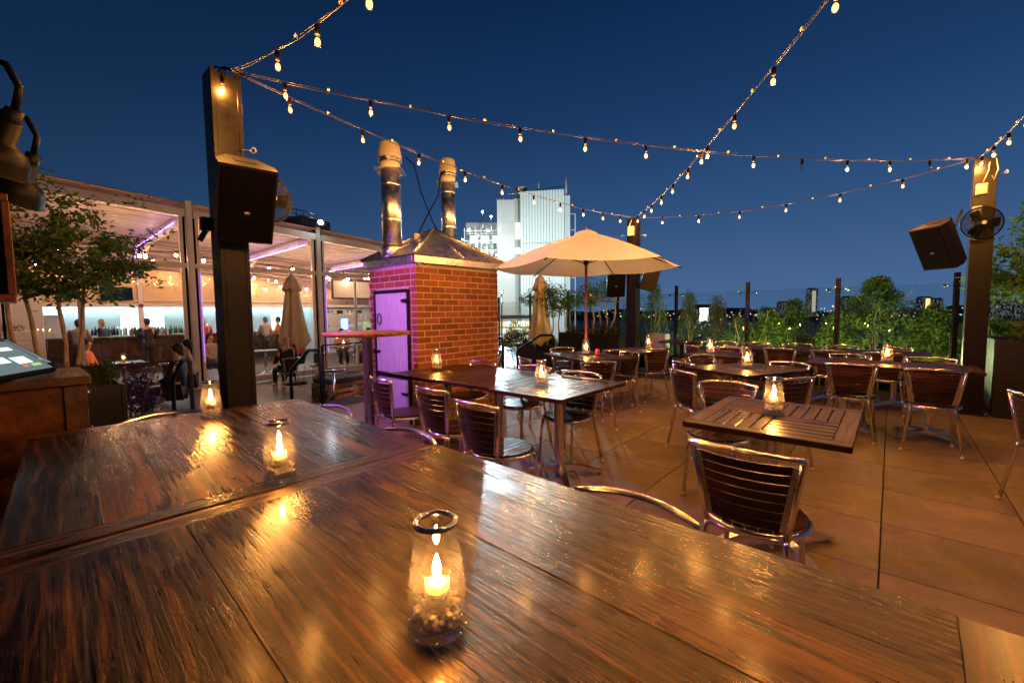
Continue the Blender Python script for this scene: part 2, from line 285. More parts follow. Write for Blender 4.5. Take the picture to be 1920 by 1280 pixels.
# ------------------------------------------------------------------ mesh helpers
class MB:
    def __init__(s): s.v = []; s.f = []; s.sm = []
    def add(s, vs, fs, smooth=False):
        k = len(s.v); s.v += [tuple(x) for x in vs]; s.f += [tuple(i+k for i in f) for f in fs]; s.sm += [smooth]*len(fs); return s
    def box(s, c, d, rz=0.0, b=0.0, M=None):
        hx, hy, hz = d[0]/2, d[1]/2, d[2]/2
        if b <= 0:
            vs = [Vector((x*hx, y*hy, z*hz)) for x in (-1, 1) for y in (-1, 1) for z in (-1, 1)]
            fs = [(0, 1, 3, 2), (4, 6, 7, 5), (0, 4, 5, 1), (2, 3, 7, 6), (0, 2, 6, 4), (1, 5, 7, 3)]
        else:
            vs = []; ix = {}
            for x in (-1, 1):
                for y in (-1, 1):
                    for z in (-1, 1):
                        for a in range(3):
                            p = [x*(hx-b), y*(hy-b), z*(hz-b)]; p[a] = (x, y, z)[a]*(hx, hy, hz)[a]
                            ix[(x, y, z, a)] = len(vs); vs.append(Vector(p))
            fs = []
            for a in range(3):
                o1, o2 = [i for i in range(3) if i != a]
                for sg in (-1, 1):
                    loop = []
                    for (p, q) in ((-1, -1), (1, -1), (1, 1), (-1, 1)):
                        k = [0, 0, 0]; k[a] = sg; k[o1] = p; k[o2] = q; loop.append(ix[(*k, a)])
                    fs.append(tuple(loop))
            for a in range(3):
                o1, o2 = [i for i in range(3) if i != a]
                for p in (-1, 1):
                    for q in (-1, 1):
                        k0 = [0, 0, 0]; k1 = [0, 0, 0]; k0[a] = -1; k1[a] = 1; k0[o1] = k1[o1] = p; k0[o2] = k1[o2] = q
                        fs.append((ix[(*k0, o1)], ix[(*k1, o1)], ix[(*k1, o2)], ix[(*k0, o2)]))
            for x in (-1, 1):
                for y in (-1, 1):
                    for z in (-1, 1): fs.append(tuple(ix[(x, y, z, a)] for a in range(3)))
        T = (Matrix.Rotation(rz, 4, 'Z') if M is None else M)
        return s.add([T @ p + Vector(c) for p in vs], fs)
    def tube(s, pts, r, n=8, closed=False):
        pts = [Vector(p) for p in pts]; N = len(pts); rs = r if isinstance(r, (list, tuple)) else [r]*N
        vs = []; up = None
        for i, p in enumerate(pts):
            a = pts[i-1] if (i > 0 or closed) else p; c = pts[(i+1) % N] if (i < N-1 or closed) else p
            t = (c-a).normalized() if (c-a).length > 1e-9 else Vector((0, 0, 1))
            if up is None: up = t.orthogonal().normalized()
            up = (up - t*up.dot(t)); up = up.normalized() if up.length > 1e-6 else t.orthogonal().normalized()
            q = t.cross(up)
            for k in range(n):
                an = 2*math.pi*k/n; vs.append(p+(up*math.cos(an)+q*math.sin(an))*rs[i])
        fs = []
        for i in range(N if closed else N-1):
            j = (i+1) % N
            for k in range(n): fs.append((i*n+k, i*n+(k+1) % n, j*n+(k+1) % n, j*n+k))
        s.add(vs, fs, True)
        if not closed: s.f += [tuple(len(s.v)-N*n+k for k in reversed(range(n))), tuple(len(s.v)-n+k for k in range(n))]; s.sm += [False, False]
        return s
    def lathe(s, prof, n=24, c=(0, 0, 0), M=None, cap=True, smooth=True):
        T = M or Matrix(); vs = []
        for r, z in prof:
            for k in range(n): a = 2*math.pi*k/n; vs.append(T @ Vector((r*math.cos(a), r*math.sin(a), z)) + Vector(c))
        fs = [(i*n+k, i*n+(k+1) % n, (i+1)*n+(k+1) % n, (i+1)*n+k) for i in range(len(prof)-1) for k in range(n)]
        s.add(vs, fs, smooth)
        if cap:
            base = len(s.v)-len(vs)
            if prof[0][0] > 1e-5: s.f.append(tuple(base+k for k in reversed(range(n)))); s.sm.append(False)
            if prof[-1][0] > 1e-5: s.f.append(tuple(len(s.v)-n+k for k in range(n))); s.sm.append(False)
        return s
    def prism(s, poly, z0, z1):
        k = len(poly); vs = [(x, y, z0) for x, y in poly]+[(x, y, z1) for x, y in poly]
        fs = [tuple(reversed(range(k))), tuple(range(k, 2*k))]+[(i, (i+1) % k, k+(i+1) % k, k+i) for i in range(k)]
        return s.add(vs, fs)
    def ball(s, c, r, n=8, sc_=(1, 1, 1), smooth=True):
        k = max(4, n//2); prof = [(r*math.sin(math.pi*i/k), -r*math.cos(math.pi*i/k)) for i in range(k+1)]
        return s.lathe([(max(a, 1e-6), z) for a, z in prof], n, c, Matrix.Diagonal((*sc_, 1)), False, smooth)
    def mesh(s, name, material):
        me = bpy.data.meshes.new(name); me.from_pydata(s.v, [], s.f); me.polygons.foreach_set('use_smooth', s.sm); me.update()
        me.materials.append(MAT[material] if isinstance(material, str) else material); return me
    def obj(s, name, material, parent=None, loc=(0, 0, 0), rz=0.0): return put(name, s.mesh(name, material), parent, loc, rz)
def put(name, me, parent=None, loc=(0, 0, 0), rz=0.0):
    o = bpy.data.objects.new(name, me); COL.objects.link(o); o.location = loc; o.rotation_euler = (0, 0, rz)
    if parent: o.parent = parent
    return o
def tag(o, label=None, cat=None, group=None, kind=None):
    if label: o['label'] = label
    if cat: o['category'] = cat
    if group: o['group'] = group
    if kind: o['kind'] = kind
    return o
def thing(name, label, cat, loc=(0, 0, 0), rz=0.0, group=None):
    o = bpy.data.objects.new(name, None); COL.objects.link(o); o.location = loc; o.rotation_euler = (0, 0, rz); o.empty_display_size = .1
    return tag(o, label, cat, group)
def lamp(name, kind, loc, energy, color, parent=None, radius=.03, rot=None, **kw):
    L = bpy.data.lights.new(name, kind); L.energy = energy; L.color = color
    if hasattr(L, 'shadow_soft_size'): L.shadow_soft_size = radius
    for k, v_ in kw.items(): setattr(L, k, v_)
    o = bpy.data.objects.new(name, L); COL.objects.link(o); o.location = loc
    if rot: o.rotation_euler = rot
    if parent: o.parent = parent
    return o
def aim(frm, to): return (Vector(to)-Vector(frm)).to_track_quat('-Z', 'Y').to_euler()
def proto_place(proto, root):
    made = []
    for name, me, par, loc, rz in proto: made.append(put(name, me, root if par is None else made[par], loc, rz))
    return made
def lerp(a, b, t): return a+(b-a)*t

# ------------------------------------------------------------------ patio floor, lower terrace, far ground
slab = MB().box((3.0, 1.55, -.06), (13.2, 10.2, .08)).obj('floor', 'dark_fill'); tag(slab, kind='structure')
TS = .67
tile_me = MB().box((0, 0, 0), (TS-.008, TS-.008, .022), b=.0015).mesh('tile', 'paver')
for i in range(-4, 11):
    for j in range(-4, 10):
        x0 = 2.85+TS*(i-3)+TS/2; y0 = TS*(j-1)+TS/2
        if x0 > 9.55 or y0 > 6.55 or x0 < -1.6 or (x0 < .2 and y0 < .5): continue
        off = (.07 if y0 > 1.34 else (-.03 if y0 < -.66 else 0))
        put('tile', tile_me, slab, (x0+off, y0, -.0112+random.uniform(-.0008, .0008)))
low = MB().box((5.5, 15.3, -.55), (26, 17.3, .1)).obj('lower_terrace', 'lower_paving'); tag(low, kind='structure')
riser = MB().box((3.0, 6.66, -.26), (13.2, .04, .47)).obj('terrace_edge', 'concrete'); tag(riser, kind='structure')
for nm, x0, x1 in (('steps', 1.50, 2.95), ('steps', 5.7, 7.15)):
    st = MB()
    for k in range(2): st.box(((x0+x1)/2, 6.68+.30*k+.16, -.5+(.333-.167*k)/2), (x1-x0, .30, .333-.167*k), b=.006)
    tag(st.obj(nm, 'concrete'), kind='structure')
gr = MB(); gr.box((200, 200, -30.5), (5600, 5600, 1)); tag(gr.obj('ground', 'ground_dark'), kind='structure')
rv = MB()
for a, b_, c_, d_ in (((430, -900), (640, -1100), (1500, 900), (700, 900)),): rv.add([(a[0], a[1], -29.7), (b_[0], b_[1], -29.7), (c_[0], c_[1], -29.7), (d_[0], d_[1], -29.7)], [(0, 1, 2, 3)])
tag(rv.obj('river', 'river'), kind='structure')

# ------------------------------------------------------------------ string-light posts
def post(x, y, label, h=3.16):
    t = thing('steel_post', label, 'post', (x, y, 0), 0, 'string-light posts of the patio')
    col = MB()
    col.box((0, 0, h/2), (.025, .15, h), b=.002)                       # web
    col.box((-.085, 0, h/2), (.03, .2, h), b=.003); col.box((.085, 0, h/2), (.03, .2, h), b=.003)
    col.box((0, -.088, h/2-.01), (.139, .02, h-.03)); col.box((0, .088, h/2-.01), (.139, .02, h-.03))
    col.obj('column', 'post_paint', t); MB().box((0, 0, .008), (.3, .3, .016), b=.002).obj('base_plate', 'post_paint', t)
    for sx in (-1, 1):
        for sy in (-1, 1): MB().lathe([(.012, .016), (.012, .032), (.001, .036)], 6, (sx*.125, sy*.125, 0), smooth=False).obj('anchor_bolt', 'steel', t)
    return t
P_L = post(1.12, 3.89, 'dark steel post carrying a loudspeaker beside the long plank table')
P_C = post(8.2, 3.93, 'dark steel post standing behind the open beige umbrella')
P_R = post(7.95, -.80, 'dark steel post with a fan on it beside the tall black planter')
def jbox(parent, x, y, z, s=(.05, .11, .15), rz=0):
    b_ = MB().box((0, 0, 0), s, rz, .006).obj('junction_box', 'white_plastic', parent, (x, y, z)); MB().box((0, 0, 0), (s[0]+.004, s[1]-.02, s[2]-.02), rz, .003).obj('lid', 'white_plastic', b_); return b_
jbox(P_L, -.03, .135, 3.03, (.11, .06, .16)); jbox(P_R, -.135, .03, 2.78, (.06, .1, .13)); jbox(P_C, -.13, .0, 2.92, (.05, .12, .18)); jbox(P_R, -.15, .06, 2.52, (.06, .08, .12))
def hook(parent, x, y, z, d):
    pts = [Vector((x, y, z))+Vector(d)*k*.03 for k in range(4)]; ctr = pts[-1]+Vector(d)*.02
    MB().tube(pts, .004, 6).tube([ctr+Vector((math.cos(a)*.02*d[0], math.cos(a)*.02*d[1], math.sin(a)*.02)) for a in [k*math.pi/5 for k in range(10)]], .004, 6, True).obj('eye_hook', 'steel', parent)
hook(P_C, .06, -.1, 2.85, (.7, -.7, 0)); hook(P_C, -.06, .1, 2.85, (-.7, .7, 0)); hook(P_R, -.06, -.1, 2.95, (-.6, -.6, 0)); hook(P_L, .06, -.1, 2.6, (.7, -.7, 0))
cb = MB(); cb.tube([(-.03, .10, 3.10), (-.05, .14, 3.2), (-.02, .06, 3.24), (.05, -.05, 3.2), (.1, -.14, 3.15)], .008, 6)
cb.tube([(.0, .10, 3.06), (.0, .15, 3.22), (.03, .04, 3.25), (.09, -.06, 3.21), (.12, -.16, 3.14)], .008, 6)
cb.tube([(-.03, .12, 2.95), (-.06, .12, 2.6), (-.04, .12, 2.2), (-.05, .14, 1.9), (-.02, .11, 1.7)], .006, 6); cb.obj('cable', 'black_plastic', P_L)
MB().tube([(-.1, -.03, 3.1), (-.14, -.02, 3.0), (-.13, .02, 2.86)], .006, 6).tube([(-.1, -.08, 3.14), (-.11, -.1, 3.0), (-.115, -.07, 2.88), (-.12, -.05, 2.93)], .006, 6).obj('cable', 'white_plastic', P_R)
MB().tube([(-.1, .0, 3.14), (-.15, .03, 3.0), (-.13, .02, 2.95)], .006, 6).obj('cable', 'white_plastic', P_C)
MB().box((-.13, .1, 2.05), (.07, .06, .1), 0, .006).tube([(-.13, .1, 2.0), (-.17, .12, 1.92)], .02, 8).obj('bracket', 'black_metal', P_L)

# purple wash lamp fixed to the near post; the source of the violet light on oven door and chair backs
PW = thing('wash_light', 'small black wash light on the near post throwing purple light', 'lamp', (1.12, 3.89, 0))
MB().lathe([(.035, 0), (.045, .03), (.05, .10), (.048, .10)], 16, (-.03, .34, 2.14), Matrix.Rotation(R(100), 4, 'Y')).obj('housing', 'black_metal', PW)
MB().lathe([(.001, .0), (.044, .001)], 16, (.065, .34, 2.123), Matrix.Rotation(R(100), 4, 'Y'), False).obj('lens', 'purple_lens', PW)
MB().box((-.02, .21, 2.14), (.03, .22, .03)).obj('bracket', 'black_metal', PW)
lamp('purple_beam', 'SPOT', (1.215, 4.235, 2.12), 270, (.54, .13, 1.0), None, .03, aim((0, 0, 0), (.62, -.166, -.766)), spot_size=R(122), spot_blend=.3).parent = None

# ------------------------------------------------------------------ loudspeakers
def speaker(label, loc, rz, tilt, mount):
    t = thing('loudspeaker', label, 'speaker', loc, rz, 'black loudspeakers on the posts'); t.rotation_euler = (0, tilt, rz); t.scale = (.84,)*3
    # faces local +X ; trapezoid cabinet
    sh = MB(); poly = [(-.17, -.12), (-.17, .12), (.02, .215), (.16, .215), (.16, -.215), (.02, -.215)]
    sh.prism(list(reversed(poly)), -.325, .325); sh.obj('cabinet', 'speaker_shell', t)
    MB().box((.166, 0, 0), (.012, .40, .62), 0, .005).obj('grille', 'black_plastic', t)
    MB().box((.174, 0, -.06), (.004, .042, .022), 0, .001).obj('badge', 'steel', t)
    MB().box((-.03, 0, .3275), (.10, .16, .005), 0, .001).obj('top_plate', 'speaker_shell', t)
    MB().tube(mount, .018, 8).obj('mount_arm', 'black_metal', t)
    return t
speaker('large black loudspeaker hung on the post by the long plank table', (1.14, 3.61, 2.19), R(-97), R(29), [(-.16, 0, .05), (-.22, -.02, .05), (-.28, -.03, .03)])
speaker('black loudspeaker tilted down on the post above the right-hand tables', (7.46, -.42, 2.12), R(138), R(27), [(-.16, 0, .05), (-.3, -.02, .1), (-.62, -.09, .25)])
speaker('loudspeaker half hidden under the open umbrella rim, left of its post', (8.0, 4.22, 1.93), R(215), R(16), [(-.16, 0, .0), (-.24, -.1, .0), (-.3, -.18, .0)])
speaker('loudspeaker behind the open umbrella rim, right of its post', (8.25, 3.60, 2.02), R(-60), R(16), [(-.16, 0, .0), (-.24, .1, .0), (-.3, .16, .0)])

# ------------------------------------------------------------------ fans
def fan(label, loc, rz, arm):
    t = thing('wall_fan', label, 'fan', loc, rz, 'black fans on the posts')
    r = .215; g = MB()
    for k in range(16):
        rr = .05+.165*k/15
        for sx in (-1, 1): g.tube([(sx*(.055-.03*(rr/r)**2)+.0, rr*math.cos(a), rr*math.sin(a)) for a in [q*math.pi/16 for q in range(32)]], .0018, 3, True)
    for k in range(12):
        a = k*math.pi/6
        for sx in (-1, 1): g.tube([(sx*(.055-.03*(rr/r)**2), rr*math.cos(a), rr*math.sin(a)) for rr in (.03, .09, .15, .215)], .0022, 4)
    g.tube([(0, r*math.cos(a), r*math.sin(a)) for a in [q*math.pi/20 for q in range(40)]], .011, 6, True)
    g.obj('guard', 'black_metal', t)
    for k in range(3):
        bl = MB(); a0 = k*2*math.pi/3; vs = []
        for i in range(6):
            rr = .04+.15*i/5; wdt = .35+.5*math.sin(math.pi*(i+1)/7)
            for s in (-1, 1): a = a0+s*wdt*.55; vs.append((s*.02, rr*math.cos(a), rr*math.sin(a)))
        bl.add(vs, [(2*i, 2*i+1, 2*i+3, 2*i+2) for i in range(5)], True); bl.obj('blade', 'black_plastic', t)
    MB().lathe([(.001, .062), (.036, .06), (.038, .04), (.045, -.05), (.06, -.06), (.06, -.17), (.03, -.19)], 16, (0, 0, 0), Matrix.Rotation(R(90), 4, 'Y')).obj('motor', 'black_metal', t)
    MB().lathe([(.001, .066), (.026, .064)], 16, (0, 0, 0), Matrix.Rotation(R(90), 4, 'Y'), False).obj('hub_badge', 'white_plastic', t)
    MB().tube(arm, .014, 8).obj('mount_arm', 'black_metal', t); t.scale = (.88,)*3
    return t
fan('black caged fan behind the large loudspeaker on the near post', (1.46, 3.98, 2.33), R(-75), [(-.15, 0, 0), (-.2, .1, 0), (-.1, .33, -.02)])
fan('black caged fan on the post beside the tall planter', (7.72, -.78, 2.36), R(195), [(-.12, 0, 0), (-.22, 0, -.02)])

# ------------------------------------------------------------------ brick oven
OV = thing('brick_oven', 'brick oven stack with purple-lit metal door and pyramid metal roof', 'oven', (3.1, 4.21, 0))
W, D, HB = 1.40, 1.03, 1.96
core = MB(); core.box((W/2, D/2, HB/2), (W-.008, D-.008, HB)); core.obj('mortar_core', 'mortar', OV)
BH, BL, MJ = .0645, .212, .0115; rows = int(HB/(BH+MJ))
bricks_me = {}
def brick(cx, cy, cz, lx, ly):
    key = (round(lx, 3), round(ly, 3))
    if key not in bricks_me: bricks_me[key] = MB().box((0, 0, 0), (lx, ly, BH), 0, .0035).mesh('brick', 'brick')
    put('brick', bricks_me[key], OV, (cx+random.uniform(-.0012, .0012), cy+random.uniform(-.0012, .0012), cz))
DY0, DY1, DZ0, DZ1 = .15, .87, .0, 1.64      # door opening on the left face
stuffb = MB()
for r_ in range(rows):
    z = r_*(BH+MJ)+BH/2+.004
    def course(length, start, full, cut=None):
        out = []; p = start
        while p < length-.02:
            e = min(p+full, length); q0, q1 = max(p, 0.0), e
            if cut and q1 > cut[0] and q0 < cut[1]:
                if q0 < cut[0]-.03: out.append((q0, cut[0]))
                if q1 > cut[1]+.03: out.append((cut[1], q1))
            elif q1-q0 > .03: out.append((q0, q1))
            p = e+MJ
        return out
    odd = r_ % 2
    for a, b_ in course(W, (0 if odd else -.5*BL), BL): brick((a+b_)/2, .05, z, b_-a, .1)       # face to the right (normal -Y)
    cut = (DY0, DY1) if z < DZ1 else None
    for a, b_ in course(D, (.1+MJ if odd else 0.0 if False else .1+MJ-.5*BL if not odd else 0), BL, cut):
        a = max(a, .1+MJ); 
        if b_-a > .03: brick(.05, (a+b_)/2, z, .1, b_-a)
    # hidden back faces as one piece
    stuffb.box((W-.045, D/2, z), (.1, D-.2, BH)); stuffb.box((W/2, D-.045, z), (W-.2, .1, BH))
tag(stuffb.obj('brick_courses', 'brick', OV), kind='stuff')
# door
for (y0, y1, z0, z1, nm) in ((DY0+.02, DY1-.02, .60, 1.60, 'door'), (DY0+.02, DY1-.02, .04, .53, 'lower_door')):
    d = MB().box((-.006, (y0+y1)/2, (z0+z1)/2), (.03, y1-y0, z1-z0), 0, .004).obj(nm, 'door_metal', OV)
    if nm == 'door':
        hb = MB()
        for zz in (.86, 1.5): hb.box((-.03, y1-.01 if zz < 1 else y0+.02, zz), (.02, .15, .035), 0, .003).box((-.04, y1+.03 if zz < 1 else y0+.0, zz), (.02, .05, .05), 0, .003)
        hb.obj('strap_hinge', 'black_metal', d)
        MB().tube([(-.04, y1-.10+.045*math.sin(a)*(1 if a < math.pi else 1), 1.28+.07*math.cos(a)) for a in [q*math.pi/8 for q in range(17)]], .006, 6).obj('loop_handle', 'black_metal', d)
    else: MB().box((-.03, y0+.07, .36), (.02, .12, .03), 0, .003).obj('latch', 'black_metal', d)
fr = MB()
for yy in (DY0, DY1): fr.box((-.004, yy, .82), (.05, .035, 1.64), 0, .003)
for zz in (1.625, .565): fr.box((-.008, (DY0+DY1)/2, zz), (.05, DY1-DY0-.04, .035), 0, .003)
fr.obj('door_frame', 'black_metal', OV)
# metal roof: fascia, four panels, hip ribs
e = .05; zf0, zf1 = HB-.02, HB+.075
fa = MB()
fa.box((W/2, -e/2+.0, (zf0+zf1)/2), (W+2*e, .05, zf1-zf0), 0, .003); fa.box((W/2, D+e/2, (zf0+zf1)/2), (W+2*e, .05, zf1-zf0), 0, .003)
fa.box((-e/2, D/2, (zf0+zf1)/2), (.05, D-.006, zf1-zf0), 0, .003); fa.box((W+e/2, D/2, (zf0+zf1)/2), (.05, D-.006, zf1-zf0), 0, .003)
fa.obj('fascia', 'galvanised', OV)
ap = Vector((W/2-.02, D/2, 2.47)); cs = [Vector((-e-.02, -e-.02, zf1)), Vector((W+e+.02, -e-.02, zf1)), Vector((W+e+.02, D+e+.02, zf1)), Vector((-e-.02, D+e+.02, zf1))]
for k in range(4):
    a, b_ = cs[k], cs[(k+1) % 4]; nrm = (b_-a).cross(ap-a).normalized()*.012
    MB().add([a, b_, ap, a-nrm, b_-nrm, ap-nrm], [(0, 1, 2), (5, 4, 3), (0, 3, 4, 1), (1, 4, 5, 2), (2, 5, 3, 0)]).obj('roof_panel', 'galvanised', OV)
for k in range(4):
    MB().tube([cs[k]+Vector((0, 0, .012)), ap+Vector((0, 0, .014))], .022, 4).obj('hip_rib', 'galvanised', OV)
for k in range(4):
    mid = (cs[k]+cs[(k+1) % 4])/2; MB().tube([mid+Vector((0, 0, .01)), lerp(mid, ap, .97)+Vector((0, 0, .01))], .006, 4).obj('seam', 'galvanised', OV)
MB().tube([(.0, -.055, HB-.02), (.04, -.06, HB-.06), (.10, -.06, HB-.075), (.16, -.06, HB-.03)], .003, 5).obj('loose_wire', 'white_plastic', OV)
# flues
def flue(label, x, y, z0, z1, r, coll):
    t = thing('flue_pipe', label, 'flue', (x, y, 0), 0, 'flue pipes on the oven roof')
    MB().lathe([(r*1.25, z0-.16), (r*1.18, z0), (r, z0+.03)], 24).obj('boot', 'galvanised', t)
    p = MB(); p.lathe([(r, z0+.02), (r, z1-.36)], 24); p.obj('pipe', 'galvanised', t)
    for zz in coll: MB().lathe([(r*1.04, zz-.012), (r*1.06, zz), (r*1.04, zz+.012)], 24, cap=False).obj('band', 'galvanised', t)
    MB().lathe([(r*.55, z1-.372), (r*2.0, z1-.362), (r*2.0, z1-.352), (r*.55, z1-.346)], 4, smooth=False).obj('square_plate', 'galvanised', t)
    MB().lathe([(r*1.05, z1-.36), (r*1.05, z1-.25)], 20).obj('collar', 'white_plastic', t)
    MB().lathe([(r*1.1, z1-.25), (r*1.12, z1-.215), (r*1.12, z1-.19)], 20).obj('vent_band', 'black_metal', t)
    for q_ in range(3): MB().lathe([(r*1.2, z1-.245+.018*q_), (r*1.22, z1-.24+.018*q_), (r*1.2, z1-.236+.018*q_)], 24, cap=False).obj('vent_ring', 'galvanised', t)
    MB().lathe([(r*1.18, z1-.2), (r*1.22, z1-.17), (r*1.20, z1-.15), (r*1.0, z1-.02), (r*.92, z1), (.001, z1+.004)], 24).obj('cowl', 'concrete', t)
    return t
flue('taller shiny flue pipe with capped fan at the left of the oven roof', 3.27, 4.93, 2.2, 3.53, .122, (2.55, 3.0))
flue('thinner shiny flue pipe behind the oven roof peak', 4.26, 4.96, 2.3, 3.58, .105, (2.6, 3.1))
wr = MB(); wr.tube([(3.42, 4.8, 3.36), (3.55, 4.8, 3.30), (3.66, 4.8, 2.95), (3.86, 4.82, 2.6), (4.05, 4.85, 2.4)], .009, 6)
tag(wr.obj('fan_cord', 'black_plastic'), 'black cord from the taller flue cap crossing down to the roof', 'cord', 'cords between the flues')
wr = MB(); wr.tube([(4.18, 4.9, 3.40), (4.06, 4.88, 3.3), (4.0, 4.86, 3.0), (3.8, 4.84, 2.72), (3.6, 4.8, 2.42)], .009, 6); cd = wr.obj('fan_cord', 'black_plastic')
tag(cd, 'black cord from the thinner flue cap ending in a hanging plug box', 'cord', 'cords between the flues')
MB().box((3.56, 4.79, 2.34), (.07, .05, .13), R(20), .006).obj('plug_box', 'white_plastic', cd)

# ------------------------------------------------------------------ glass guard at the edge of the roof
GX = 9.4; gv = [6.29, 4.9, 3.51, 2.12, .71, -.73, -2.1, -3.5]
def gpost(x, y, zb, zt, label, rz=0):
    t = thing('guard_post', label, 'post', (x, y, zb), rz, 'slim posts of the glass guard')
    h = zt-zb; MB().box((0, 0, h/2), (.02, .075, h), 0, .002).box((-.035, 0, h/2), (.025, .05, h), 0, .002).obj('column', 'guard_black', t)
    for zz in (h-.20, h*.3):
        c = MB()
        for s in (-1, 1):
            c.tube([(-.02, s*.02, zz), (-.03, s*.13, zz)], .006, 6).lathe([(.001, -.006), (.020, -.002), (.028, .008), (.020, .018), (.001, .022)], 12, (-.03, s*.135, zz), Matrix.Rotation(R(-90), 4, 'Y'))
            for d in (-.05, .05): c.tube([(-.02, 0, zz+d), (-.02, s*.07, zz+d)], .004, 5)
        c.obj('glass_clamp', 'chrome', t)
    return t
GN = ['behind the centre planter', 'beyond the small far table', 'between the slender bamboo-like trees', 'in the middle of the far table row', 'in front of the big round tree', 'just left of the fan post', 'behind the tall black planter', 'far end']
for k, y in enumerate(gv[:7]): gpost(GX, y, -.3, 1.88, 'slim black guard post with chrome clamps '+GN[k])
gl_lab = ['behind the centre planter', 'behind the umbrella post', 'left of the middle of the far table row', 'right of the middle of the far table row', 'in front of the big round tree', 'next to the fan post', 'beyond the tall planter']
for k in range(6):
    y0, y1 = gv[k+1]+.03, gv[k]-.03
    tag(MB().box((GX-.06, (y0+y1)/2, .72), (.012, y1-y0, 2.0), 0, .001).obj('glass_guard', 'guard_glass'), 'clear glass guard panel '+gl_lab[k], 'glass guard', 'glass panels of the guard')
for k, (x, y) in enumerate(((11.6, 10.8), (10.75, 8.65))):
    gpost(x, y, -.5, 1.9, ('guard post at the right edge of the oven on the lower terrace', 'guard post beside the closed umbrella on the lower terrace')[k], R(67))
a, b_ = Vector((11.6, 10.8, 0)), Vector((10.75, 8.65, 0)); md = (a+b_)/2
tag(MB().box((md.x-.05, md.y, .7), (.012, (a-b_).length-.08, 2.0), R(-21.5), .001).obj('glass_guard', 'guard_glass'), 'clear glass guard panel on the lower terrace right of the oven', 'glass guard', 'glass panels of the guard')

tag(MB().box((GX+.07, 1.4, -.06), (.10, 9.9, .88), 0, .01).obj('parapet', 'guard_black'), kind='structure')
# ------------------------------------------------------------------ hand rails
def handrail(label, runs, r=.026):
    t = thing('handrail', label, 'handrail', (0, 0, 0), 0, 'black handrails at the steps')
    for i, pts in enumerate(runs): MB().tube(pts, r, 10).obj('rail' if i == 0 else 'post', 'black_metal', t)
    return t
def loop(hi, lo, zl=-.5):
    (x, y, z), (x2, y2, z2) = hi, lo
    return [(x, y-.06, 0.0), (x, y-.06, z-.1), (x, y-.03, z-.02), (x, y+.02, z), (x, y+.30, z-.01), (x2, y2-.06, z2+.05), (x2, y2, z2-.05), (x2, y2, zl)]
handrail('black steel handrail at the steps near the left planter', [loop((1.46, 7.0, .77), (1.40, 7.7, .42))])
handrail('black steel handrail sloping down beside the closed umbrella left of the oven', [loop((2.92, 6.42, .81), (2.94, 7.5, .40))])
handrail('short black handrail hoop at the right edge of the oven', [loop((6.05, 5.6, .86), (6.6, 6.7, .42))])
handrail('black handrail sloping down beside the closed umbrella right of the oven', [loop((7.17, 5.2, .87), (7.6, 6.5, .46))])
def lowfence(label, pts, z):
    t = thing('low_fence', label, 'fence', (0, 0, 0), 0, 'thin black rails along the terrace edge')
    MB().tube([(x, y, z) for x, y in pts], .012, 6).obj('top_rail', 'black_metal', t)
    for x, y in pts: MB().box((x, y, z/2), (.03, .03, z-.02)).obj('post', 'black_metal', t)
lowfence('thin black rail running behind the round bar table', [(3.0, 6.45), (4.2, 6.5), (5.6, 6.5)], .88)
lowfence('thin black rail at the edge left of the steps', [(.2, 6.5), (1.38, 6.55)], .80)
lowfence('thin black rail between the closed umbrella and the centre planter', [(7.3, 5.1), (8.7, 5.3)], .92)

# ------------------------------------------------------------------ glazed pergola restaurant on the left (lower terrace, z -0.5)
ZL = -.5; PV = 13.0
PG = thing('pergola', 'white framed glazed pergola restaurant with slatted roof', 'pergola', (0, 0, 0))
def eave(u): return 4.08-.06*u
us = [-3.45, -.29, 2.87, 6.03, 9.19, 12.3]
for u in us:
    c = MB(); c.box((u, PV, (ZL+eave(u)+.22)/2), (.13, .16, eave(u)+.22-ZL), 0, .01).box((u+.16, PV+.03, (ZL+eave(u))/2), (.07, .1, eave(u)-ZL), 0, .006).box((u-.16, PV+.03, (ZL+eave(u))/2), (.07, .1, eave(u)-ZL), 0, .006)
    c.obj('column', 'white_paint', PG)
    MB().box((u+.10, PV, 1.7), (.04, .06, 4.3)).box((u-.10, PV, 1.7), (.04, .06, 4.3)).obj('seal_strip', 'black_plastic', PG)
for a, b_ in zip(us, us[1:]):
    cx = (a+b_)/2; L = b_-a-.16
    def rail(z, h, nm, t=.09):
        M_ = Matrix.Rotation(math.atan(.06) if nm == 'eave_beam' else 0, 4, 'Y'); MB().box((cx, PV, z), (L, t, h), 0, .008, M_).obj(nm, 'white_paint', PG)
    rail(eave(cx)-.09, .18, 'eave_beam', .2); rail(2.57, .11, 'transom'); rail(ZL+.12, .16, 'bottom_rail')
    # mid mullion between a fixed light and a door
    MB().box((a+1.16, PV, 1.0), (.06, .07, 3.0), 0, .004).obj('mullion', 'white_paint', PG)
    for x0, x1 in ((a+.22, a+1.12), (a+1.2, b_-.22)): MB().box(((x0+x1)/2, PV+.01, 1.07), (x1-x0, .012, 2.86)).obj('pane', 'pane_glass', PG)
    MB().box(((a+b_)/2, PV+.01, 3.16), (b_-a-.44, .012, 1.0)).obj('pane', 'pane_glass', PG)
